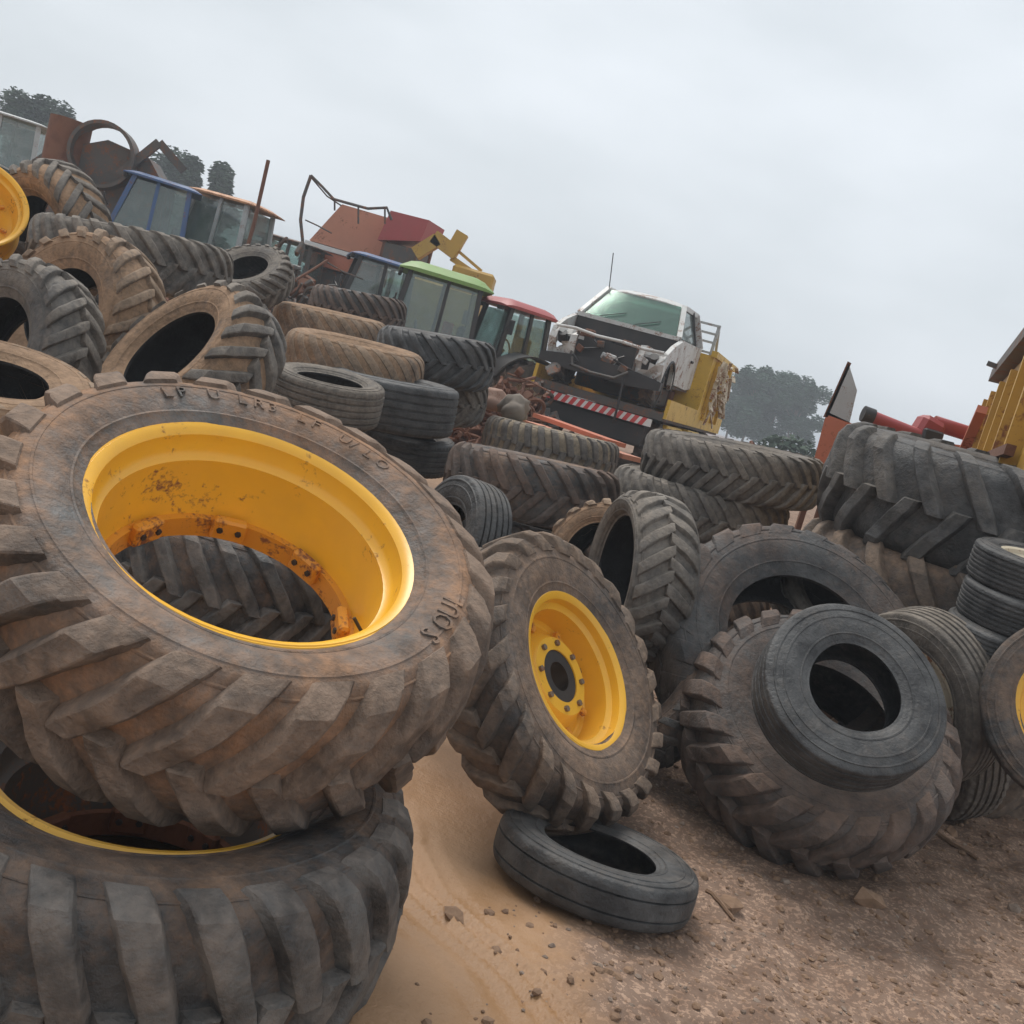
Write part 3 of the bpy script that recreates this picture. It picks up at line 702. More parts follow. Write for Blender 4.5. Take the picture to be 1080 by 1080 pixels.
# ------------------------------------------------------------------ machines behind the tyres
def ground_root(name, u, v, y, zc, yaw, label, cat, group=None, sink=None):
    """a thing whose point zc above the ground shows at pixel (u,v), at depth y"""
    p=at_y(u,v,y); g=gz(p.x,p.y)
    o=empty(name,(p.x,p.y,g if sink is None else sink),Quaternion((0,0,1),yaw),label,cat,group); 
    return o
def wheel_parts(root, name, x, y, r, w, rimcol, cas='cas_dark', lg='lug_dark', nl=16):
    a=empty(name,(x,y,r)); a.parent=root
    q=Quaternion((1,0,0),R_(90)); a.rotation_mode='QUATERNION'; a.rotation_quaternion=q
    prof=[(-.5*w,.55*r),(-.52*w,.75*r),(-.42*w,.92*r),(0,.95*r),(.42*w,.92*r),(.52*w,.75*r),(.5*w,.55*r)]
    b=MB(); b.lathe(prof,28)
    for k in range(nl):
        for s in (-1,1):
            t=2*math.pi*(k+.25*s)/nl; m=Matrix.Rotation(t,3,'Z')@Matrix.Rotation(s*.7,3,'X')
            b.box(Matrix.Rotation(t,3,'Z')@V((.955*r,0,s*.25*w)),(.07*r,.11*r,.60*w),m)
    b.build('tyre',cas,a,40)
    c=MB(); c.lathe([(.42*w,.58*r),(.44*w,.54*r),(.2*w,.50*r),(.1*w,.30*r),(.1*w,.0001)],24); c.lathe([(-.42*w,.58*r),(-.44*w,.54*r),(-.2*w,.50*r),(-.1*w,.30*r),(-.1*w,.0001)],24)
    c.build('rim',rimcol,a,40)
def arc_fender(r, w, x, y, z, t0, t1, th=.03, n=12):
    vs=[];fs=[]
    for i in range(n+1):
        t=t0+(t1-t0)*i/n
        for rr in (r,r+th):
            for yy in (y-w/2,y+w/2): vs.append((x+rr*math.cos(t),yy,z+rr*math.sin(t)))
    for i in range(n):
        a=i*4;b=a+4
        fs+=[(a,a+1,b+1,b),(a+2,b+2,b+3,a+3),(a,b,b+2,a+2),(a+1,a+3,b+3,b+1)]
    fs+=[(0,2,3,1),(4*n,4*n+1,4*n+3,4*n+2)]
    return MB().add(vs,fs)
def tractor(u, v, y, yaw, label, body, roof, frame, hood=1.5, rimcol='rim_cream', glassm='glass', slant=.28, roofh=.14, cl=1.35, cw=1.42, ch=1.38, exhaust=True, fendercol=None, interior=True):
    """cab middle shows at pixel (u,v)"""
    p=at_y(u,v,y); g=gz(p.x,p.y)
    o=empty('tractor',(p.x,p.y,p.z-1.22-ch/2),Quaternion((0,0,1),yaw),label,'tractor','tractors parked behind the tyres')
    z0=1.22; z1=z0+ch; xb=-.55; xf=xb+cl; hw=cw/2; xt=xf-slant
    for s in (-1,1):
        tw=hw-.10
        MB().bar((xb,s*hw,z0),(xb+.08,s*tw,z1),.075,.08).build('cab_post',frame,o)
        MB().bar((xf,s*hw,z0),(xt,s*tw,z1),.07,.08).build('cab_post',frame,o)
        xm=xb+.45*cl; MB().bar((xm,s*hw,z0),(xm,s*tw,z1),.05,.06).build('door_post',frame,o)
        MB().bar((xb,s*hw,z0),(xf,s*hw,z0),.07,.10).build('sill',frame,o)
        # side panes lie in the plane of the posts
        d=.012*s
        for (xa,xc,xa2,xc2,nm) in ((xb+.04,xm-.03,xb+.11,xm-.03,'rear_side_window'),(xm+.03,xf-.05,xm+.03,xt-.05,'door_window')):
            vs=[(xa,s*hw-d,z0+.05),(xc,s*hw-d,z0+.05),(xc2,s*tw-d,z1-.05),(xa2,s*tw-d,z1-.05)]
            vs+=[(a,b-.006*s,c) for a,b,c in vs]
            MB().add(vs,[(0,1,2,3),(7,6,5,4),(0,4,5,1),(1,5,6,2),(2,6,7,3),(3,7,4,0)]).build(nm,glassm,o)
    for (xa,xt2,nm) in ((xf-.03,xt-.03,'windscreen'),(xb+.03,xb+.11,'rear_window')):
        vs=[(xa,-hw+.04,z0+.05),(xa,hw-.04,z0+.05),(xt2,hw-.14,z1-.05),(xt2,-hw+.14,z1-.05)]; vs+=[(a-.006,b,c) for a,b,c in vs]
        MB().add(vs,[(0,1,2,3),(7,6,5,4),(0,4,5,1),(1,5,6,2),(2,6,7,3),(3,7,4,0)]).build(nm,glassm,o)
    # roof: rounded slab, crowned
    rf=MB(); n=10; xs=[xb-.14+(xt+.20-(xb-.14))*i/n for i in range(n+1)]; vs=[];fs=[]
    m=8
    for i,x in enumerate(xs):
        e=min(i,n-i)/n; lift=roofh*(1-max(0,1-e*5)**2*.75)
        for j in range(m+1):
            yy=(-1+2*j/m)*(hw+.02); ee=min(j,m-j)/m; l2=lift*(1-max(0,1-ee*4)**2*.7); vs.append((x,yy,z1+l2))
    top=len(vs)
    for x in xs:
        for j in range(m+1): vs.append((x,(-1+2*j/m)*(hw+.02),z1-.005))
    k=m+1
    for i in range(n):
        for j in range(m):
            a=i*k+j; fs.append((a,a+1,a+k+1,a+k)); fs.append((top+a,top+a+k,top+a+k+1,top+a+1))
    for i in range(n):
        for j in (0,m): a=i*k+j; fs.append((a,a+k,top+a+k,top+a))
    for j in range(m):
        for i in (0,n): a=i*k+j; fs.append((a,a+1,top+a+1,top+a))
    rf.add(vs,fs).build('roof',roof,o,40)
    for s in (-1,1):
        MB().box((xt+.16,s*(hw-.22),z1-.03),(.07,.16,.09),bev=.015).build('work_lamp','black',o)
        m_=MB(); m_.tube([(xf-.02,s*hw,z0+.75),(xf+.05,s*(hw+.22),z0+.85)],.012,5); m_.box((xf+.05,s*(hw+.27),z0+.80),(.03,.16,.26),bev=.01); m_.build('mirror','black',o)
        MB().bar((xb+.47*cl,s*(hw+.012),z0+.42),(xb+.62*cl,s*(hw+.012),z0+.42),.02,.025).build('door_handle','black',o)
    # floor tub, engine, bonnet, axle
    MB().box((xb+cl*.5,0,z0-.22),(cl-.1,cw-.16,.40),bev=.04).build('floor_tub','steel',o)
    MB().box((xf+.1,0,.92),(1.9,.42,.46),bev=.05).build('transmission','steel',o)
    MB().bar((0,-.85,.78),(0,.85,.78),.24,.24).build('rear_axle','steel',o)
    if hood>0:
        hb=MB(); hb.prism([(xf+.03,1.02),(xf+.03,1.62),(xf+hood*.75,1.55),(xf+hood,1.36),(xf+hood,.92)],1,-.36,.36); hb.build('bonnet',body,o)
        MB().box((xf+hood*.55,0,.86),(hood*.9,.46,.44),bev=.04).build('engine','steel',o)
        MB().bar((xf+hood*.75,-.62,.48),(xf+hood*.75,.62,.48),.14,.16).build('front_axle','steel',o)
        for s in (-1,1): wheel_parts(o,'front_wheel',xf+hood*.75,s*.74,.48,.28,rimcol)
        if exhaust: MB().tube([(xf+.35,.22,1.5),(xf+.35,.22,2.45),(xf+.42,.22,2.55)],.04,8).build('exhaust','rust',o,40)
    for s in (-1,1):
        wheel_parts(o,'rear_wheel',0,s*.98,.78,.42,rimcol)
        arc_fender(.84,.46,0,s*.96,.78,R_(25),R_(165)).build('mudguard',fendercol or body,o,30)
    if interior:
        st=MB(); st.box((xb+.40,0,z0+.18),(.45,.46,.12),bev=.03); st.box((xb+.18,0,z0+.45),(.12,.44,.55),bev=.04); st.build('seat','seat',o)
        t=[(xf-.45+.04*math.cos(a),.19*math.sin(a),z0+.42+.19*math.cos(a)) for a in [2*math.pi*i/14 for i in range(15)]]
        w=MB(); w.tube(t,.018,6); w.tube([(xf-.45,0,z0+.42),(xf-.2,0,z0-.05)],.025,6); w.build('steering_wheel','black',o,40)
    return o
PI=math.pi
tractor(14,166,21.0,R_(196),'grey-green tractor cab with dusty panes at the far left edge','palegrey','palegrey','palegrey',hood=0,glassm='glass_dirty',slant=.12,cl=1.7,roofh=.07)
tractor(163,236,19.0,R_(200),'blue tractor with blue posts and mudguards standing behind the tyres at left','blue','blue','blue',hood=.9,slant=.34,fendercol='blue',exhaust=False,roofh=.10)
tractor(243,253,20.5,R_(172),'stripped tractor with rusty orange roof beside the leaning pole','rust','roofrust','palegrey',hood=.9,glassm='glass_dirty',slant=.2,roofh=.10,fendercol='rust',exhaust=False)
tractor(398,316,20.5,R_(196),'tractor cab with pale blue roof left of the green-roofed tractor','palegrey','blue','black',hood=.6,glassm='glass_dirty',slant=.25,roofh=.10,exhaust=False,fendercol='black')
tg=tractor(466,340,18.5,R_(190),'tractor with bright green roof and black mudguard in the middle','green','green','black',hood=0,slant=.10,cl=1.42,roofh=.20,fendercol='black')
tractor(534,360,19.0,R_(215),'tractor with dark red roof left of the wrecked white pickup','red','red','black',hood=.8,slant=.1,cl=1.0,cw=1.1,ch=1.15,exhaust=False,roofh=.16,fendercol='black')
tractor(306,284,22.5,R_(178),'stripped dark tractor cab in the scrap between the pole and the orange harvester','rust','steel','steel',hood=.5,slant=.15,cl=1.2,cw=1.2,ch=1.1,exhaust=False,roofh=.06,fendercol='rust')
MB().box((-.15,-.40,1.75),(.20,.05,.42),bev=.02).build('hanging_cloth','redcloth',tg)

# leaning pole
p=at_y(268,236,18.0); q=at_y(283,169,18.0)
b=MB(); b.tube([V((p.x-.1,p.y,gz(p.x,p.y)-.1))-V((0,0,0)),p,q],.035,8); tag(b.build('pole','rust',None,40),'thin rusty pole sticking up beside the rusty orange-roofed tractor','pole')

# dark stripped machine at far left: drum, big hoop and body
p=at_y(100,205,19); g=gz(p.x,p.y)
o=empty('stripped_machine',(p.x,p.y,g),Quaternion((0,0,1),R_(8)),'dark stripped machine with rusty drum and big steel hoop left of the blue tractor','machine')
MB().prism([(-1.2,.7),(1.25,.7),(1.25,2.3),(.85,2.75),(.1,2.85),(-.9,2.35),(-1.2,2.0)],1,-.25,.6).build('body','steel',o)
b=MB(); b.lathe([(-.45,.001),(-.45,.36),(.45,.36),(.45,.001)],20); d=b.build('drum','rust',o,30); d.location=(-.62,-.1,2.55)
t=[(.52*math.cos(a),0,.52*math.sin(a)) for a in [2*PI*i/28 for i in range(29)]]
b=MB(); b.lathe([(-.22,.52),(-.22,.58),(.22,.58),(.22,.52)],32,axis=1,closed=True); d=b.build('hoop','steel',o,30); d.location=(.12,-.35,2.55)
MB().bar((.45,-.4,2.3),(1.0,-.4,3.05),.10,.14).build('arm','steel',o); MB().bar((1.0,-.4,3.05),(1.5,-.3,2.7),.10,.14).build('arm','steel',o)
for s in (-1,1): wheel_parts(o,'wheel',s*.8,-.75,.5,.3,'rust')

# bent pipe frame
d_=21.0
def P(u,v,y=d_): return at_y(u,v,y)
b=MB(); b.tube([V((P(320,262).x,d_,gz(P(320,262).x,d_))),P(320,262),P(317,232),P(320,208),P(328,185)],.035,6); b.tube([P(328,185),P(340,197),P(352,210),P(366,214)],.03,6); b.tube([P(366,214),P(388,220),P(408,219),P(413,232)],.03,6); b.tube([P(328,187),P(345,207),P(360,217)],.015,5)
b.tube([P(353,210),P(353,222)],.02,5); b.tube([P(378,217),P(378,236)],.02,5); b.tube([P(406,219),P(406,236)],.02,5); b.tube([P(322,232),P(335,238),P(350,246)],.015,5)
tag(b.build('bent_pipe_frame','steel',None,40),'thin bent pipe frame sticking up left of the orange harvester body','frame')

# orange harvester body
p=at_y(372,262,24.0); g=gz(p.x,p.y); zt=p.z-g
o=empty('harvester',(p.x,p.y,g),Quaternion((0,0,1),R_(4)),'harvester with faded orange hood behind the blue-topped tractor cab','harvester')
MB().prism([(-.85,zt-.15),(.80,zt-.15),(.80,zt+.80),(-.35,zt+.80)],1,-.8,.8).build('upper_hood','orange2',o)
MB().box((0,-.02,zt-.22),(1.85,1.7,.10)).build('trim_strip','whitepaint',o)
MB().prism([(-1.0,zt-.62),(.85,zt-.62),(.85,zt-.275),(-.85,zt-.275)],1,-.82,.82).build('side_panel','orange',o)
MB().box((0,0,zt-1.25),(1.7,1.3,1.25),bev=.05).build('body','steel',o)
for s in (-1,1): wheel_parts(o,'wheel',s*.7,-.75,.7,.4,'rust')
# dark red hopper
p=at_y(434,252,23.0); g=gz(p.x,p.y); zt=p.z-g
o=empty('hopper',(p.x,p.y,g),Quaternion((0,0,1),R_(-14)),'dark red rusty hopper box between the orange harvester and the yellow loader','hopper')
MB().prism([(-.55,zt-.25),(.42,zt-.05),(.50,zt+.42),(-.42,zt+.42)],1,-.5,.5).build('bin','red',o); MB().box((0,-.1,zt-.48),(.8,.7,.5),bev=.03).build('gearbox','steel',o)
for sx in (-.4,.35):
    for sy in (-.4,.4): MB().bar((sx,sy,0),(sx,sy,zt-.1),.08).build('leg','rust',o)
# yellow loader with raised arm
Y=22.0
p=at_y(475,290,Y); g=gz(p.x,p.y)
o=empty('loader',(p.x,p.y,g),None,'yellow loader with raised arm behind the green-roofed tractor','loader')
def L(u,v,dy=0): q=at_y(u,v,Y+dy); return q-V((p.x,p.y,g))
MB().bar(L(438,268),L(462,253),.30,.26).build('arm','mach_yellow',o); MB().bar(L(458,250),L(482,268),.30,.28).build('arm','mach_yellow',o); MB().bar(L(474,270),L(488,246),.24,.26).build('arm','mach_yellow',o)
MB().bar(L(476,272),L(512,297),.10,.12).build('rail','mach_yellow',o); MB().bar(L(480,262),L(508,286),.06,.06).build('rail','mach_yellow',o)
c_=L(498,296); MB().box((c_.x,c_.y+.2,c_.z-.05),(.9,.8,.55),Matrix.Rotation(0,3,'Y'),bev=.05).build('engine_cover','mach_yellow',o)
c_=L(470,300); MB().box((c_.x,.3,c_.z/2+.1),(1.7,1.0,c_.z*.9),bev=.06).build('body','mach_yellow',o)
for s in (-1,1): wheel_parts(o,'wheel',s*.9,-.5,.6,.35,'rust')

# ------------------------------------------------------------------ wrecked pickup on a yellow flatbed
YT=15.0
pc=at_y(632,420,YT); g=gz(pc.x,pc.y); yaw=math.atan2(-.93,-.30)
DZ=pc.z-g+.06      # deck height over the ground
ft=empty('flatbed_truck',(pc.x,pc.y,g),Quaternion((0,0,1),yaw),'yellow flatbed truck with red and white striped bar, carrying the wrecked pickup','truck')
# local: x towards the camera, y to the picture's right
MB().box((-2.6,0,DZ-.07),(5.4,2.0,.12)).build('deck','steel',ft)
MB().box((-2.55,1.02,DZ+.05),(5.3,.05,.28)).build('side_board','bed_yellow',ft); MB().box((-2.55,-1.02,DZ+.05),(5.3,.05,.28)).build('side_board','bed_yellow',ft)
bar=MB().box((.14,.06,DZ-.20),(.05,1.62,.11)).build('striped_bar','whitepaint',ft)
k=13; st=MB().add([(0,0,-.057),(0,.068,-.057),(0,.125,.057),(0,.057,.057),(-.054,0,-.057),(-.054,.068,-.057),(-.054,.125,.057),(-.054,.057,.057)],[(0,1,2,3),(7,6,5,4),(0,4,5,1),(1,5,6,2),(2,6,7,3),(3,7,4,0)]).mesh('red_stripe','redpaint')
for i in range(k): link('red_stripe',st,bar,(.1685,-.745+i*.119,DZ-.20))
MB().box((-.1,0,DZ-.42),(.3,1.6,.32),bev=.03).build('bumper_beam','black',ft)
for s in (-.45,.45): MB().box((-2.6,s,DZ-.28),(5.2,.12,.28)).build('chassis_rail','steel',ft)
MB().box((-1.0,.85,DZ-.42),(1.2,.35,.50),bev=.03).build('tool_box','bed_yellow',ft); MB().box((-2.6,.9,DZ-.36),(1.2,.3,.4),bev=.03).build('tank','bed_yellow',ft)
for x in (-.55,-3.6,-4.5):
    for s in (-1,1): wheel_parts(ft,'wheel',x,s*.80,.46,.28,'steel')
# yellow skip with scrap on the deck
sk=empty('skip',V((pc.x,pc.y,g))+Quaternion((0,0,1),yaw)@V((-3.55,.15,DZ+.0)),Quaternion((0,0,1),yaw),'battered yellow skip full of scrap on the flatbed behind the pickup','skip')
for s in (-1,1): MB().box((0,s*.85,.55),(2.4,.06,1.1)).build('side_wall','bed_yellow',sk); MB().box((0,s*.88,1.13),(2.5,.10,.10)).build('top_rail','bed_yellow',sk)
MB().box((1.17,0,.55),(.06,1.64,1.1)).build('end_wall','bed_yellow',sk); MB().box((-1.17,0,.55),(.06,1.64,1.1)).build('end_wall','bed_yellow',sk); MB().box((0,0,.035),(1.9,1.6,.06)).build('floor','bed_yellow',sk)
for x in (-.7,-.2,.3,.8): MB().box((x,.915,.55),(.08,.06,1.0)).build('rib','bed_yellow',sk)
# scrap strips leaning on the side of the skip
rd=random.Random(3)
sc=MB()
for i in range(60):
    x=rd.uniform(-.8,1.0); z=rd.uniform(.25,1.1); sc.bar((x,.96+rd.uniform(0,.07),z),(x+rd.uniform(-.3,.2),.97+rd.uniform(0,.10),z+rd.uniform(-.4,.1)),rd.uniform(.02,.07),rd.uniform(.01,.03))
d=sc.build('scrap_strips','rim_cream',None); d.parent=None; d.matrix_world=Matrix.Translation(sk.location)@sk.rotation_quaternion.to_matrix().to_4x4(); tag(d,'tangle of pale metal strips hanging on the yellow skip','scrap',kind='stuff')
# white rack
rk=empty('rack',V((pc.x,pc.y,g))+Quaternion((0,0,1),yaw)@V((-2.55,.62,DZ+.0)),Quaternion((0,0,1),yaw),'white metal rack standing behind the wrecked pickup','rack')
for yy in (-.30,.30): MB().bar((0,yy,0),(-.06,yy,1.62),.05).build('upright','palegrey',rk)
for i,z in enumerate((.75,.95,1.15,1.32,1.46,1.60)): MB().bar((-.03,-.30,z),(-.03,.30,z),.035).build('rung','palegrey',rk)
MB().bar((-.06,.30,1.6),(-.75,.30,.95),.04).build('brace','palegrey',rk)

# pickup, front end stripped. local frame: x forward, y to the picture's right, z up from the deck
pk=empty('pickup',V((pc.x,pc.y,g+DZ-.0))+Quaternion((0,0,1),yaw)@V((-.95,-.05,0)),Quaternion((0,0,1),yaw)@Quaternion((0,1,0),R_(2)),'wrecked white pickup with stripped front and green windscreen on the flatbed','pickup')
hw=.86; zb=.32
# cab shell: roof, pillars, doors
def quadslab(pts, th, name, mat, smooth=None):
    a=[V(p) for p in pts]; nrm=(a[1]-a[0]).cross(a[2]-a[0]).normalized()*th
    n=len(a); return MB().add([*a,*[p-nrm for p in a]],[tuple(range(n)),tuple(range(2*n-1,n-1,-1))]+[(i,n+i,n+(i+1)%n,(i+1)%n) for i in range(n)]).build(name,mat,pk,smooth)
RT_=1.70; BELT=1.10
rw=.62  # roof half width
# roof as a crowned panel
vs=[];fs=[];nx_,ny_=8,8
for i in range(nx_+1):
    for j in range(ny_+1):
        x=-.30-1.15*i/nx_; y=-rw+2*rw*j/ny_; e=(2*j/ny_-1); f=(2*i/nx_-1); vs.append((x,y,RT_-.07*e**4-.05*max(0,-f)**3-.03*f**2))
m=ny_+1
for i in range(nx_):
    for j in range(ny_): fs.append((i*m+j,i*m+j+1,(i+1)*m+j+1,(i+1)*m+j))
k=len(vs); vs+=[(x,y,z-.05) for x,y,z in vs]; fs+=[tuple(i+k for i in f[::-1]) for f in fs[:]]
edge=[j for j in range(m)]+[i*m+m-1 for i in range(1,nx_+1)]+[nx_*m+j for j in range(m-2,-1,-1)]+[i*m for i in range(nx_-1,0,-1)]
for a_,b_ in zip(edge,edge[1:]+edge[:1]): fs.append((a_,b_,b_+k,a_+k))
MB().add(vs,fs).build('roof','white',pk,40)
ZR=RT_-.10
for s in (-1,1):
    MB().bar((.28,s*(hw-.07),BELT),(-.32,s*(rw-.01),ZR),.075,.09).build('windscreen_pillar','white',pk)
    MB().bar((-1.42,s*(hw-.04),BELT),(-1.40,s*rw,ZR),.10,.10).build('rear_pillar','white',pk)
    MB().bar((-.32,s*rw,ZR),(-1.42,s*rw,ZR),.06,.07).build('roof_rail','white',pk)
    # door with a rounded lower edge
    d=MB().prism([(.20,zb+.12),(.30,zb+.45),(.28,BELT),(-.98,BELT),(-.98,zb+.08)],1,s*(hw-.05) if s<0 else hw-.05,s*hw if s<0 else hw); dr=d.build('door','white',pk)
    MB().box((-.82,s*(hw+.012),BELT-.25),(.16,.03,.04),bev=.01).build('handle','black',dr)
    MB().prism([(-1.0,zb+.08),(-1.0,BELT),(-1.46,BELT),(-1.46,zb+.12)],1,s*(hw-.06),s*(hw-.008)).build('rear_quarter','white',pk)
    quadslab([(.18,s*(hw-.05),BELT+.02),(-.96,s*(hw-.05),BELT+.02),(-.96,s*(rw+.02),ZR-.05),(-.30,s*(rw+.02),ZR-.05)],.006,'side_window','glass_dirty')
    MB().bar((-.97,s*(hw-.05),BELT),(-.97,s*(rw+.01),ZR),.06,.06).build('door_pillar','black',pk)
    # front wing: arch cut out of a curved side panel
    arch=[(.62+.40*math.cos(t),zb+.02+.40*math.sin(t)) for t in [PI*i/10 for i in range(11)]]
    out=[(.31,zb+.10)]+[(.31,BELT-.02),(.75,BELT-.14),(1.08,BELT-.28),(1.16,zb+.34),(1.10,zb+.20)]
    poly=out+arch[0:]
    MB().prism(poly,1,s*(hw-.05),s*(hw+.015)).build('front_wing','white',pk)
    MB().tube([(.62+.41*math.cos(t),s*(hw+.01),zb+.02+.41*math.sin(t)) for t in [PI*i/12 for i in range(13)]],.022,6).build('arch_lip','black',pk,40)
    # crumpled nose corner where the lamp was
    c=V((1.10,s*.66,BELT-.46)); vs=[];fs=[]
    rd=random.Random(5+s)
    for i in range(5):
        for j in range(5): vs.append((c.x+.06+rd.uniform(-.05,.04)-.10*abs(i-2)/2,c.y+(j-2)*.10,c.z+(i-2)*.105+rd.uniform(-.025,.025)))
    for i in range(4):
        for j in range(4):
            if (i,j) in ((1,1),(2,1),(2,2)) : continue
            fs.append((i*5+j,i*5+j+1,i*5+j+6,i*5+j+5))
    k=len(vs); vs+=[(x-.03,y,z) for x,y,z in vs]; fs+=[tuple(q+k for q in f[::-1]) for f in fs]
    MB().add(vs,fs).build('lamp_surround','white',pk)
    MB().tube([(1.12,s*.70,BELT-.35),(1.02,s*.70,BELT-.46)],.07,10).build('lamp_socket','black',pk)
MB().bar((.28,-.80,BELT-.0),(.28,.80,BELT-.0),.12,.06).build('scuttle','white',pk)
quadslab([(.26,-.74,BELT+.03),(.26,.74,BELT+.03),(-.30,.57,ZR+.0),(-.30,-.57,ZR+.0)],.008,'windscreen','glass_green')
MB().box((-.7,0,zb+.12),(1.5,1.62,.14)).build('floor','steel',pk); MB().box((-1.44,0,zb+.45),(.05,1.6,.8)).build('back_wall','white',pk); MB().box((-1.43,0,BELT+.24),(.04,1.30,.44)).build('rear_blackout','black',pk)  # black panel added to keep rear-window sky out of the windscreen
MB().box((.02,0,BELT-.12),(.40,1.55,.26),bev=.06).build('dashboard','black',pk)
for s in (-.4,.4):
    b=MB(); b.box((-.62,s,zb+.40),(.5,.5,.16),bev=.05); b.box((-.90,s,zb+.80),(.16,.5,.75),bev=.06); b.build('seat','seat',pk)
# open engine bay
MB().box((.30,0,BELT-.30),(.05,1.6,.6)).build('firewall','black',pk)
MB().box((.62,0,BELT-.58),(.55,1.45,.50),bev=.05).build('engine','black',pk)
rd=random.Random(8)
for i in range(14):
    x=rd.uniform(.40,1.0); y_=rd.uniform(-.55,.55); MB().box((x,y_,BELT-.32+rd.uniform(-.05,.07)),(rd.uniform(.08,.22),rd.uniform(.08,.25),rd.uniform(.08,.18)),Matrix.Rotation(rd.uniform(0,3),3,'Z'),bev=.02).build('engine_part',rd.choice(['steel','black','palegrey','rust']),pk)
fr=MB(); fr.tube([(1.12,-.80,BELT-.27),(1.20,-.5,BELT-.25),(1.22,-.15,BELT-.28),(1.23,.2,BELT-.27),(1.20,.55,BELT-.29),(1.12,.82,BELT-.27)],.022,8); fr.build('front_panel_top','white',pk,40)
fr=MB(); fr.tube([(1.16,-.45,BELT-.66),(1.22,-.40,BELT-.76),(1.24,-.1,BELT-.80),(1.24,.25,BELT-.79),(1.20,.42,BELT-.66)],.022,8); fr.build('front_panel_bottom','steel',pk,40)
for yy in (-.47,.44): MB().bar((1.10,yy,BELT-.27),(1.12,yy*1.05,BELT-.62),.035,.03).build('front_panel_side','steel',pk)
MB().box((.90,-.02,BELT-.52),(.05,.8,.40)).build('radiator','black',pk)
rd=random.Random(18)
for i in range(22):      # hoses, brackets and lamp remains in the torn-open front
    x=rd.uniform(.95,1.14); y_=rd.uniform(-.62,.62); z_=BELT-rd.uniform(.34,.74)
    if i%3==0: MB().tube([(x,y_,z_),(x+.03,y_+rd.uniform(-.15,.15),z_-.08),(x,y_+rd.uniform(-.25,.25),z_-.16)],.018,6).build('hose','black',pk,40)
    else: MB().box((x,y_,z_),(rd.uniform(.03,.08),rd.uniform(.05,.20),rd.uniform(.03,.12)),Matrix.Rotation(rd.uniform(-.6,.6),3,'X'),bev=.01).build('bracket',rd.choice(['steel','palegrey','rust','white']),pk)
for s in (-.25,.30): MB().bar((.275,s-.22,BELT+.045),(.10,s+.12,BELT+.19),.014,.012).build('wiper','black',pk)
b=MB(); b.prism([(-.95,zb-.02),(-.95,zb+.10),(-.5,zb+.16),(0,zb+.18),(.5,zb+.16),(.90,zb+.10),(.90,zb-.02),(.5,zb-.06),(-.5,zb-.06)],0,1.0,1.14); b.build('bumper','black',pk)
for x in (.62,):
    for s in (-1,1): wheel_parts(pk,'wheel',x,s*.68,.32,.22,'steel')
MB().box((-.55,0,.20),(1.6,1.2,.30),bev=.03).build('chassis','steel',pk)
MB().tube([(-.25,-.60,ZR),(-.35,-.72,ZR+.55)],.008,5).build('aerial','black',pk)
MB().tube([(1.1,.35,zb+.1),(1.25,.42,-.05),(1.15,.40,-.30)],.018,6).build('hanging_cable','black',pk,40)
for s in (-1,1): MB().box((-1.2,s*.5,.17),(.3,.3,.34),bev=.02).build('support_block','rust',pk)

# ------------------------------------------------------------------ right side
# orange chute with a raised grey flap
Y=12.5
p=at_y(880,500,Y); g=gz(p.x,p.y)
o=empty('seed_hopper',(p.x,p.y,g),None,'orange sheet metal hopper with a grey flap raised above it, left of the red pipes','hopper')
def L2(u,v,dy=0): q=at_y(u,v,Y+dy); return q-V((p.x,p.y,g))
def prism_px(pix, th, name, mat, parent, LL):
    a=[LL(*q) for q in pix]; bck=[LL(u,v,th) for (u,v) in pix]; n=len(a)
    return MB().add([*a,*bck],[tuple(range(n)),tuple(range(2*n-1,n-1,-1))]+[(i,n+i,n+(i+1)%n,(i+1)%n) for i in range(n)]).build(name,mat,parent)
prism_px([(849,520),(872,434),(908,451),(893,500),(885,535)],.9,'bin','orange',o,L2)
prism_px([(871,437),(895,383),(904,412),(896,446)],.05,'flap','palegrey',o,L2)
prism_px([(868,440),(873,440),(898,383),(894,381)],.10,'flap_edge','rust',o,L2)
z0=L2(870,530)
for dx in (0,.55):
    for dy in (.1,.8): MB().bar((z0.x+dx,dy,0),(z0.x+dx,dy,z0.z+.15),.07).build('leg','rust',o)
MB().box((z0.x+.32,-.06,z0.z+.28),(.14,.10,.14),bev=.02).build('motor','black',o)
# red pipes
Y=11.5
p=at_y(975,480,Y); g=gz(p.x,p.y)
o=empty('boom_frame',(p.x,p.y,g),None,'red folded pipe boom behind the huge top tyre','boom')
def L3(u,v,dy=0): q=at_y(u,v,Y+dy); return q-V((p.x,p.y,g))
MB().tube([L3(912,437),L3(985,466)],.075,12).build('pipe','red',o,40); MB().tube([L3(910,436),L3(921,440)],.09,12).build('pipe_end','black',o,40)
MB().tube([L3(985,446,.2),L3(1036,462,.2)],.085,12).build('pipe','red',o,40)
MB().bar(L3(975,472,.1),L3(1036,482,.1),.12,.18).build('beam','orange',o)
q=L3(976,456,.1); MB().box(q,(.28,.3,.34),Matrix.Rotation(R_(14),3,'Y'),bev=.05).build('joint','red',o); MB().box(q+V((.02,-.18,-.06)),(.22,.08,.2),bev=.02).build('clamp','black',o)
for u,v in ((925,446),(1010,475)):
    q=L3(u,v,.12); MB().bar((q.x,q.y,0),(q.x,q.y,q.z),.09).build('leg','rust',o)
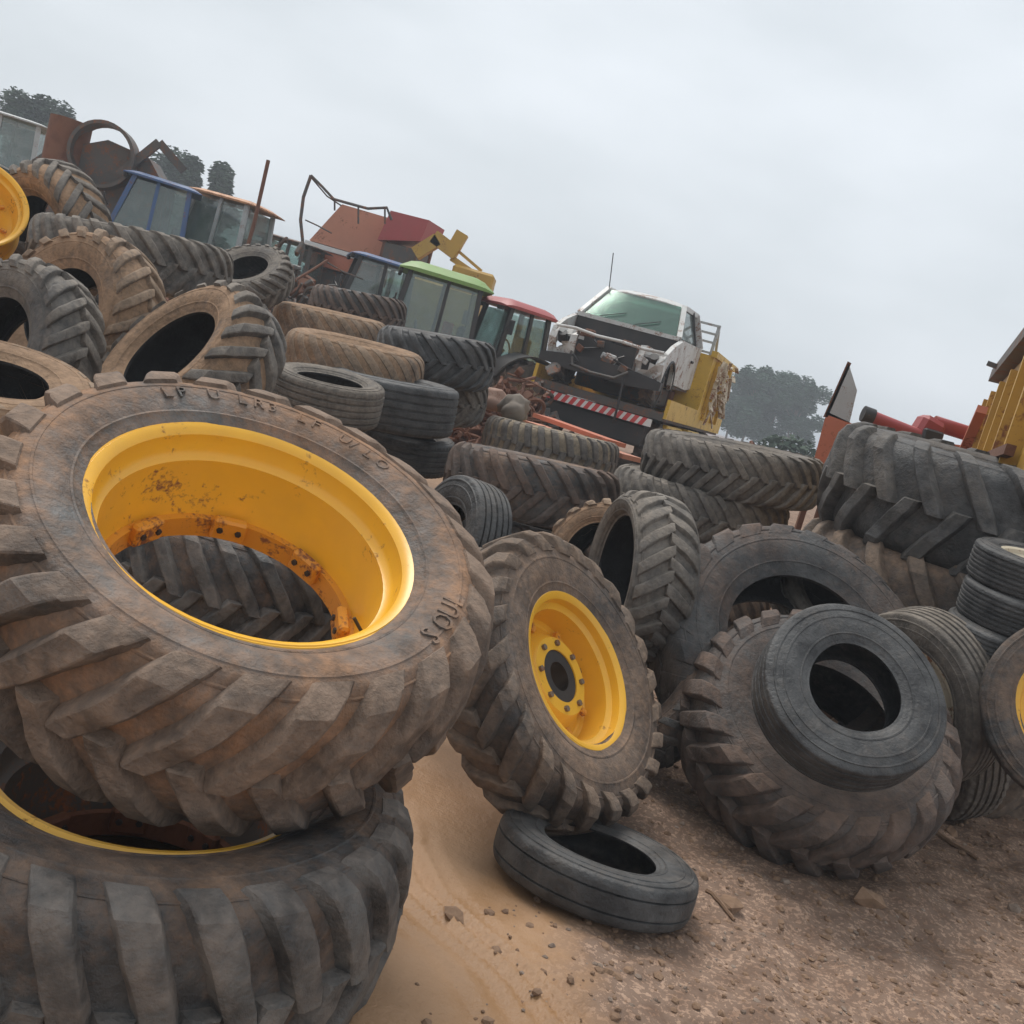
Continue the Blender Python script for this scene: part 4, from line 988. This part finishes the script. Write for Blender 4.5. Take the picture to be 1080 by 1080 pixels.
# big yellow machine along the right edge
far=at_y(1031,470,12.2); near=V((at_y(1110,420,6.2).x+.0,6.2,0)); g=gz(far.x,12.2)
ax=V((near.x-far.x,near.y-far.y,0)); LN=ax.length; yawm=math.atan2(ax.y,ax.x)
o=empty('combine_harvester',(far.x,far.y,g),Quaternion((0,0,1),yawm),'tall yellow combine harvester body cut by the right edge','harvester')
HT=at_y(1033,398,12.2).z-g
# local x runs from far end to near end, -y is away from us to the right (y>0 is left/visible side)
sgn=-1 if (Quaternion((0,0,1),yawm)@V((0,1,0))).x>0 else 1
Wd=2.4
MB().box((LN/2,-sgn*(Wd/2),HT*.5+.20),(LN,Wd,HT-.40),bev=.04).build('body','mach_yellow',o)
MB().box((LN/2+.1,-sgn*(Wd/2)+sgn*.0,HT+.06),(LN+.2,Wd+.24,.14)).build('roof_edge','steel',o)
for i in range(6):
    x=.25+i*LN/6; MB().box((x,sgn*.05,HT*.52),(.10,.12,HT-.6)).build('stiffener','mach_yellow',o)
MB().bar((.0,sgn*.16,.9+.6),(1.9,sgn*.16,HT-.5),.10,.08).build('diagonal_strut','orange',o); MB().bar((.95,sgn*.20,.4),(.80,sgn*.20,HT*.62),.12,.09).build('strut','orange',o)
MB().box((LN*.55,sgn*.10,HT*.62),(LN*.8,.06,.07)).build('rail','rust',o)
for x in (.9,): MB().bar((x,sgn*.0,HT+.05),(x-.02,sgn*.22,HT+.08),.06,.05).build('hook','steel',o)
MB().box((.35,sgn*.09,HT*.55),(.40,.10,.9),bev=.02).build('vent','rust',o); MB().box((2.3,sgn*.09,HT*.42),(.9,.08,1.2),bev=.02).build('access_panel','mach_yellow',o)
for x in (.9,LN-.9): wheel_parts(o,'wheel',x,sgn*.0-sgn*.5,.62,.4,'rust')

# ------------------------------------------------------------------ heaps of scrap iron, boards, sacks
def heap(u,v,y,rx,ry,h,n,label,seed,mat):
    p=at_y(u,v,y); rd=random.Random(seed); g=gz(p.x,p.y); b=MB()
    for i in range(n):
        a=rd.uniform(0,2*PI); q=math.sqrt(rd.random()); x=rx*q*math.cos(a); yy=ry*q*math.sin(a); z=h*(1-q)*rd.random()**.7; k=rd.random()
        m=Matrix.Rotation(rd.uniform(0,6),3,'Z')@Matrix.Rotation(rd.uniform(-1,1),3,'X')@Matrix.Rotation(rd.uniform(-1,1),3,'Y')
        if k<.45: b.box((x,yy,z),(rd.uniform(.06,.28),rd.uniform(.05,.18),rd.uniform(.02,.12)),m,bev=.01)
        elif k<.8:
            d=m@V((rd.uniform(.12,.42),0,0)); b.tube([V((x,yy,z))-d,V((x,yy,z)),V((x,yy,z))+d+V((0,0,rd.uniform(-.1,.1)))],rd.uniform(.010,.035),6)
        else:
            r=rd.uniform(.06,.15); pts=[V((x,yy,z))+m@V((r*math.cos(t),r*math.sin(t),0)) for t in [2*PI*j/14 for j in range(15)]]; b.tube(pts,.03,5,False)
    o=b.build('scrap_iron',mat,None,30,(p.x,p.y,g)); tag(o,label,'scrap',kind='stuff')
heap(300,288,15.5,1.6,1.0,2.0,380,'heap of dark stripped machine parts between the tractors',1,'steel')
heap(330,300,16.5,1.0,.8,2.2,209,'heap of rusty machine parts left of the orange harvester',2,'rust')
heap(548,405,14.0,.75,.8,1.35,285,'heap of rusty scrap below the red-roofed tractor',3,'rust')
heap(575,398,14.8,.6,.6,1.45,171,'heap of dark scrap left of the wrecked pickup',4,'steel')
heap(797,468,17.0,.75,.7,1.0,190,'low heap of rusty scrap right of the flatbed truck',5,'rust')
heap(352,300,17.5,.9,.8,2.0,150,'heap of rusty frames left of the blue-topped tractor cab',7,'steel')
heap(205,262,17.0,.6,.6,1.7,120,'small heap of dark parts between the blue and the rusty-roofed tractor',8,'steel')
heap(230,258,15.0,.8,.8,1.9,171,'heap of rusty parts below the rusty orange-roofed tractor',6,'rust')
# boards lying in front of the truck
for i,(a,b_,m,lab) in enumerate([((560,447,12.2),(668,484,10.8),'orange2','faded salmon board lying in front of the flatbed truck'),((572,440,12.6),(650,468,11.6),'orange','orange board lying behind the salmon one'),((548,450,11.8),(632,480,10.6),'bed_yellow','yellow-edged board lying in front of the salmon one')]):
    A=at_y(*a); B=at_y(*b_); mb=MB().bar(A,B,.32,.05); tag(mb.build('board',m),lab,'board','boards in front of the truck')
M['sackcloth']=paint('dusty sack',(.21,.18,.15),amt=.3,rough=.95); M['sackpink']=paint('pinkish sack',(.30,.19,.145),amt=.3,rough=.95)
def sack(u,v,y,sx,sy,sz,mat,label,seed,name='sack',cat='sack'):
    p=at_y(u,v,y); rd=random.Random(seed); bm=bmesh.new(); bmesh.ops.create_icosphere(bm,subdivisions=3,radius=1)
    for vv in bm.verts:
        c=vv.co; f=1+.22*math.sin(3.1*c.x+seed)+.14*math.sin(6*c.y+3*c.z+seed)+.08*math.sin(11*c.x-7*c.z)+rd.uniform(-.06,.06); vv.co=V((c.x*sx*f,c.y*sy*f,max(-.6,c.z)*sz*f))
    me=bpy.data.meshes.new(name); bm.to_mesh(me); bm.free(); me.shade_smooth(); me.materials.append(M[mat]); o=link(name,me,None,p); tag(o,label,cat); return o
sack(541,432,11.4,.20,.2,.15,'sackcloth','pale grey sack lying at the foot of the rusty scrap heap',1)
sack(523,424,11.9,.25,.2,.13,'sackpink','pinkish crumpled sack left of the pale grey one',2)
sack(884,527,9.2,.14,.14,.20,'whitepaint','white plastic container between the chevron tyre and the huge tyre',3,'container','container')

# ------------------------------------------------------------------ trees far behind
def leaf_mat(name, col):
    s=NB(name); n=s.noise(.6,3,.6); s.setc(s.mix(n,tuple(.6*c for c in col),tuple(1.4*c for c in col))); s.rough(.8); return s.m
LM=[leaf_mat('gum leaves',(.045,.095,.055)),leaf_mat('dark leaves',(.04,.07,.04))]
bark=paint('bark',(.16,.13,.10),amt=.1,rough=.9)
def tree(u, vb, y, H, W, label, seed, mat, clumps=26, group='trees behind the yard'):
    p=at_y(u,vb,y); g=gz(p.x,p.y); rd=random.Random(seed)
    o=empty('tree',(p.x,p.y,g),None,label,'tree',group)
    b=MB(); top=V((rd.uniform(-.4,.4),0,H*.86)); mid=V((rd.uniform(-.3,.3),rd.uniform(-.3,.3),H*.45))
    b.tube([(0,0,-.2),mid*.5,mid,(mid+top)/2,top],[.035*H*.5,.028*H*.5,.02*H*.5,.012*H*.5,.004*H],8)
    cl=[]
    for i in range(clumps):
        a=rd.uniform(0,2*PI); zz=H*rd.uniform(.26,1.0); f=(zz/H); ww=W*.5*(math.sin(PI*min(1,(f-.12)/.95))**.6)
        q=rd.uniform(.25,1)*ww; c=V((q*math.cos(a),q*math.sin(a),zz)); cl.append((c,W*rd.uniform(.13,.21)))
        s0=V((0,0,max(.2*H,zz-W*.35))); b.tube([s0,(s0+c)/2+V((0,0,.1)),c],[.012*H*.5,.008*H*.5,.003*H],5)
    b.build('trunk',bark,o,40)
    vs=[];fs=[]
    for (c,r) in cl:
        for j in range(640):
            d=V((rd.gauss(0,1),rd.gauss(0,1),rd.gauss(0,.8))); d=d/max(.3,d.length)*r*rd.random()**.4; q=c+d
            s=rd.uniform(.10,.21)*W/5; m=Matrix.Rotation(rd.uniform(0,6.3),3,'Z')@Matrix.Rotation(rd.uniform(-1.4,1.4),3,'X')
            k=len(vs); vs+=[q+m@V((-s,0,0)),q+m@V((0,-.45*s,0)),q+m@V((s,0,-.3*s)),q+m@V((0,.45*s,0))]; fs.append((k,k+1,k+2,k+3))
    MB().add(vs,fs).build('crown',mat,o)
tree(778,478,100,7.9,5.6,'tall hazy gum tree right behind the flatbed truck',1,LM[0])
tree(800,482,104,8.1,5.6,'hazy gum tree in the middle of the far group',2,LM[0])
tree(824,488,100,7.9,5.2,'hazy gum tree at the right end of the far group',3,LM[0],22)
tree(762,475,112,7.2,6.0,'faint gum tree half hidden behind the yellow skip',4,LM[0])
tree(6,230,60,8.4,4.6,'grey-green tree above the grey tractor cab at far left',5,LM[1])
tree(40,240,60,8.2,4.4,'rounded grey-green tree right of the far left one',6,LM[1])
tree(166,270,62,7.6,5.0,'hazy tree behind the blue tractor, left of its neighbour',7,LM[1])
tree(195,280,62,7.9,5.0,'hazy tree between the blue and the rusty-roofed tractor',8,LM[1])
# low hedge under the far trees
def bush(u,v,y,W,H,label,seed):
    p=at_y(u,v,y); g=gz(p.x,p.y); rd=random.Random(seed); o=empty('bush',(p.x,p.y,g),None,label,'bush'); vs=[];fs=[]
    for j in range(1800):
        d=V((rd.gauss(0,1),rd.gauss(0,1),rd.gauss(0,1))); d=d/d.length*rd.random()**.4; q=V((d.x*W/2,d.y*W/3,abs(d.z)*H)); s=rd.uniform(.08,.18); m=Matrix.Rotation(rd.uniform(0,6.3),3,'Z')@Matrix.Rotation(rd.uniform(-1.4,1.4),3,'X')
        k=len(vs); vs+=[q+m@V((-s,0,0)),q+m@V((0,-.6*s,0)),q+m@V((s,0,0)),q+m@V((0,.6*s,0))]; fs.append((k,k+1,k+2,k+3))
    MB().add(vs,fs).build('foliage',LM[1],o); b=MB()
    for j in range(7): b.tube([(0,0,-.1),(rd.uniform(-.3,.3)*W,rd.uniform(-.2,.2)*W,H*.8)],[.04,.01],5)
    b.build('stems',bark,o)
bush(836,486,38,3.6,1.5,'low dark green bush under the far gum trees',1)

# ------------------------------------------------------------------ stones and clods on the soil
def stone_verts(rd, s):
    ph=(1+5**.5)/2; base=[(-1,ph,0),(1,ph,0),(-1,-ph,0),(1,-ph,0),(0,-1,ph),(0,1,ph),(0,-1,-ph),(0,1,-ph),(ph,0,-1),(ph,0,1),(-ph,0,-1),(-ph,0,1)]
    sx,sy,sz=s*rd.uniform(.7,1.3),s*rd.uniform(.7,1.3),s*rd.uniform(.45,.9); m=Matrix.Rotation(rd.uniform(0,6.3),3,'Z')@Matrix.Rotation(rd.uniform(-.4,.4),3,'X')
    return [m@V((x*sx*rd.uniform(.75,1.2),y*sy*rd.uniform(.75,1.2),z*sz*rd.uniform(.75,1.2)))*.5 for x,y,z in base]
IC=[(0,11,5),(0,5,1),(0,1,7),(0,7,10),(0,10,11),(1,5,9),(5,11,4),(11,10,2),(10,7,6),(7,1,8),(3,9,4),(3,4,2),(3,2,6),(3,6,8),(3,8,9),(4,9,5),(2,4,11),(6,2,10),(8,6,7),(9,8,1)]
def stone_mat(name,c0,c1):
    s=NB(name); s.setc(s.mix(s.ramp(s.noise(16,5,.6),.3,.7),c0,c1)); s.rough(.95); s.bump(s.noise(90,4,.6),.5,.004); return s.m
M['stone']=stone_mat('stones',(.13,.088,.062),(.32,.25,.20)); M['clod']=stone_mat('clods',(.15,.09,.056),(.30,.19,.12))
for name,mat,n,smin,smax,label,seed in (('gravel','stone',3000,.004,.014,'small stones strewn over the rough soil at right',1),('soil_clods','clod',6500,.005,.022,'loose brown clods of soil round the tyres at right',2)):
    rd=random.Random(seed); b=MB(); k=0
    while k<n:
        x=rd.uniform(-1.2,4.2); y=2.0+rd.random()**1.3*5.2
        if rd.random()>float(rough_mask(x,y))*(.35+1.0*(vnoise(x,y,2.2,21)+.5))+.004: continue
        s=smin+(smax-smin)*rd.random()**3.0; z=gz(x,y); b.add([v+V((x,y,z+s*.02)) for v in stone_verts(rd,s)],IC); k+=1
    tag(b.build(name,mat,None,None),label,'gravel' if name=='gravel' else 'soil',kind='stuff')
def rock(u,v,s,label,seed,mat='stone'):
    p=on_z(u,v,0); z=gz(p.x,p.y); p=on_z(u,v,z); rd=random.Random(seed); tag(MB().add(stone_verts(rd,s),IC).build('stone',mat,None,None,(p.x,p.y,gz(p.x,p.y)+s*.08)),label,'stone','single stones on the ground')
rock(915,950,.07,'squarish brown stone on the soil below the mud-brown tyre',1,'clod')
rock(478,966,.032,'small clod lying alone on the smooth wet mud near the dark wheel',2,'clod')
rock(574,1022,.022,'tiny dark pebble on the smooth mud at bottom centre',3,'clod')
rock(828,932,.03,'pale pebble just below the mud-brown tyre',4); rock(1070,960,.035,'pale pebble near the right edge of the soil',5)
rock(768,955,.05,'dark clod right of the narrow black tyre',6,'clod')
rock(1002,880,.06,'dark lump of wood below the ribbed truck tyre',7,'clod')
def stick(a,b_,r,label,seed):
    rd=random.Random(seed); pts=[]
    for i in range(6):
        t=i/5; u=a[0]*(1-t)+b_[0]*t; v=a[1]*(1-t)+b_[1]*t; p=on_z(u,v,0); pts.append(V((p.x+rd.uniform(-.008,.008),p.y,gz(p.x,p.y)+r*.7)))
    tag(MB().tube(pts,[r,r*.95,r*.9,r*.85,r*.8,r*.6],6).build('stick','clod',None,40),label,'stick')
stick((985,880),(1030,912),.014,'thin dark stick lying on the soil below the ribbed truck tyre',1)
stick((745,935),(775,965),.010,'short dark twig right of the narrow black tyre',2)

# ------------------------------------------------------------------ misty air
hb=MB().box((0,0,6.2),(1960,1960,14.6)).mesh('haze',None)
hm=bpy.data.materials.new('haze'); hm.use_nodes=True; nt=hm.node_tree; nt.nodes.clear()
pv=nt.nodes.new('ShaderNodeVolumePrincipled'); pv.inputs['Color'].default_value=(.90,.94,1,1); pv.inputs['Density'].default_value=.0030; pv.inputs['Anisotropy'].default_value=0
ou=nt.nodes.new('ShaderNodeOutputMaterial'); nt.links.new(pv.outputs[0],ou.inputs['Volume']); hb.materials.append(hm)
tag(link('haze',hb),'thin white mist hanging over the yard and the far trees','haze',kind='stuff')
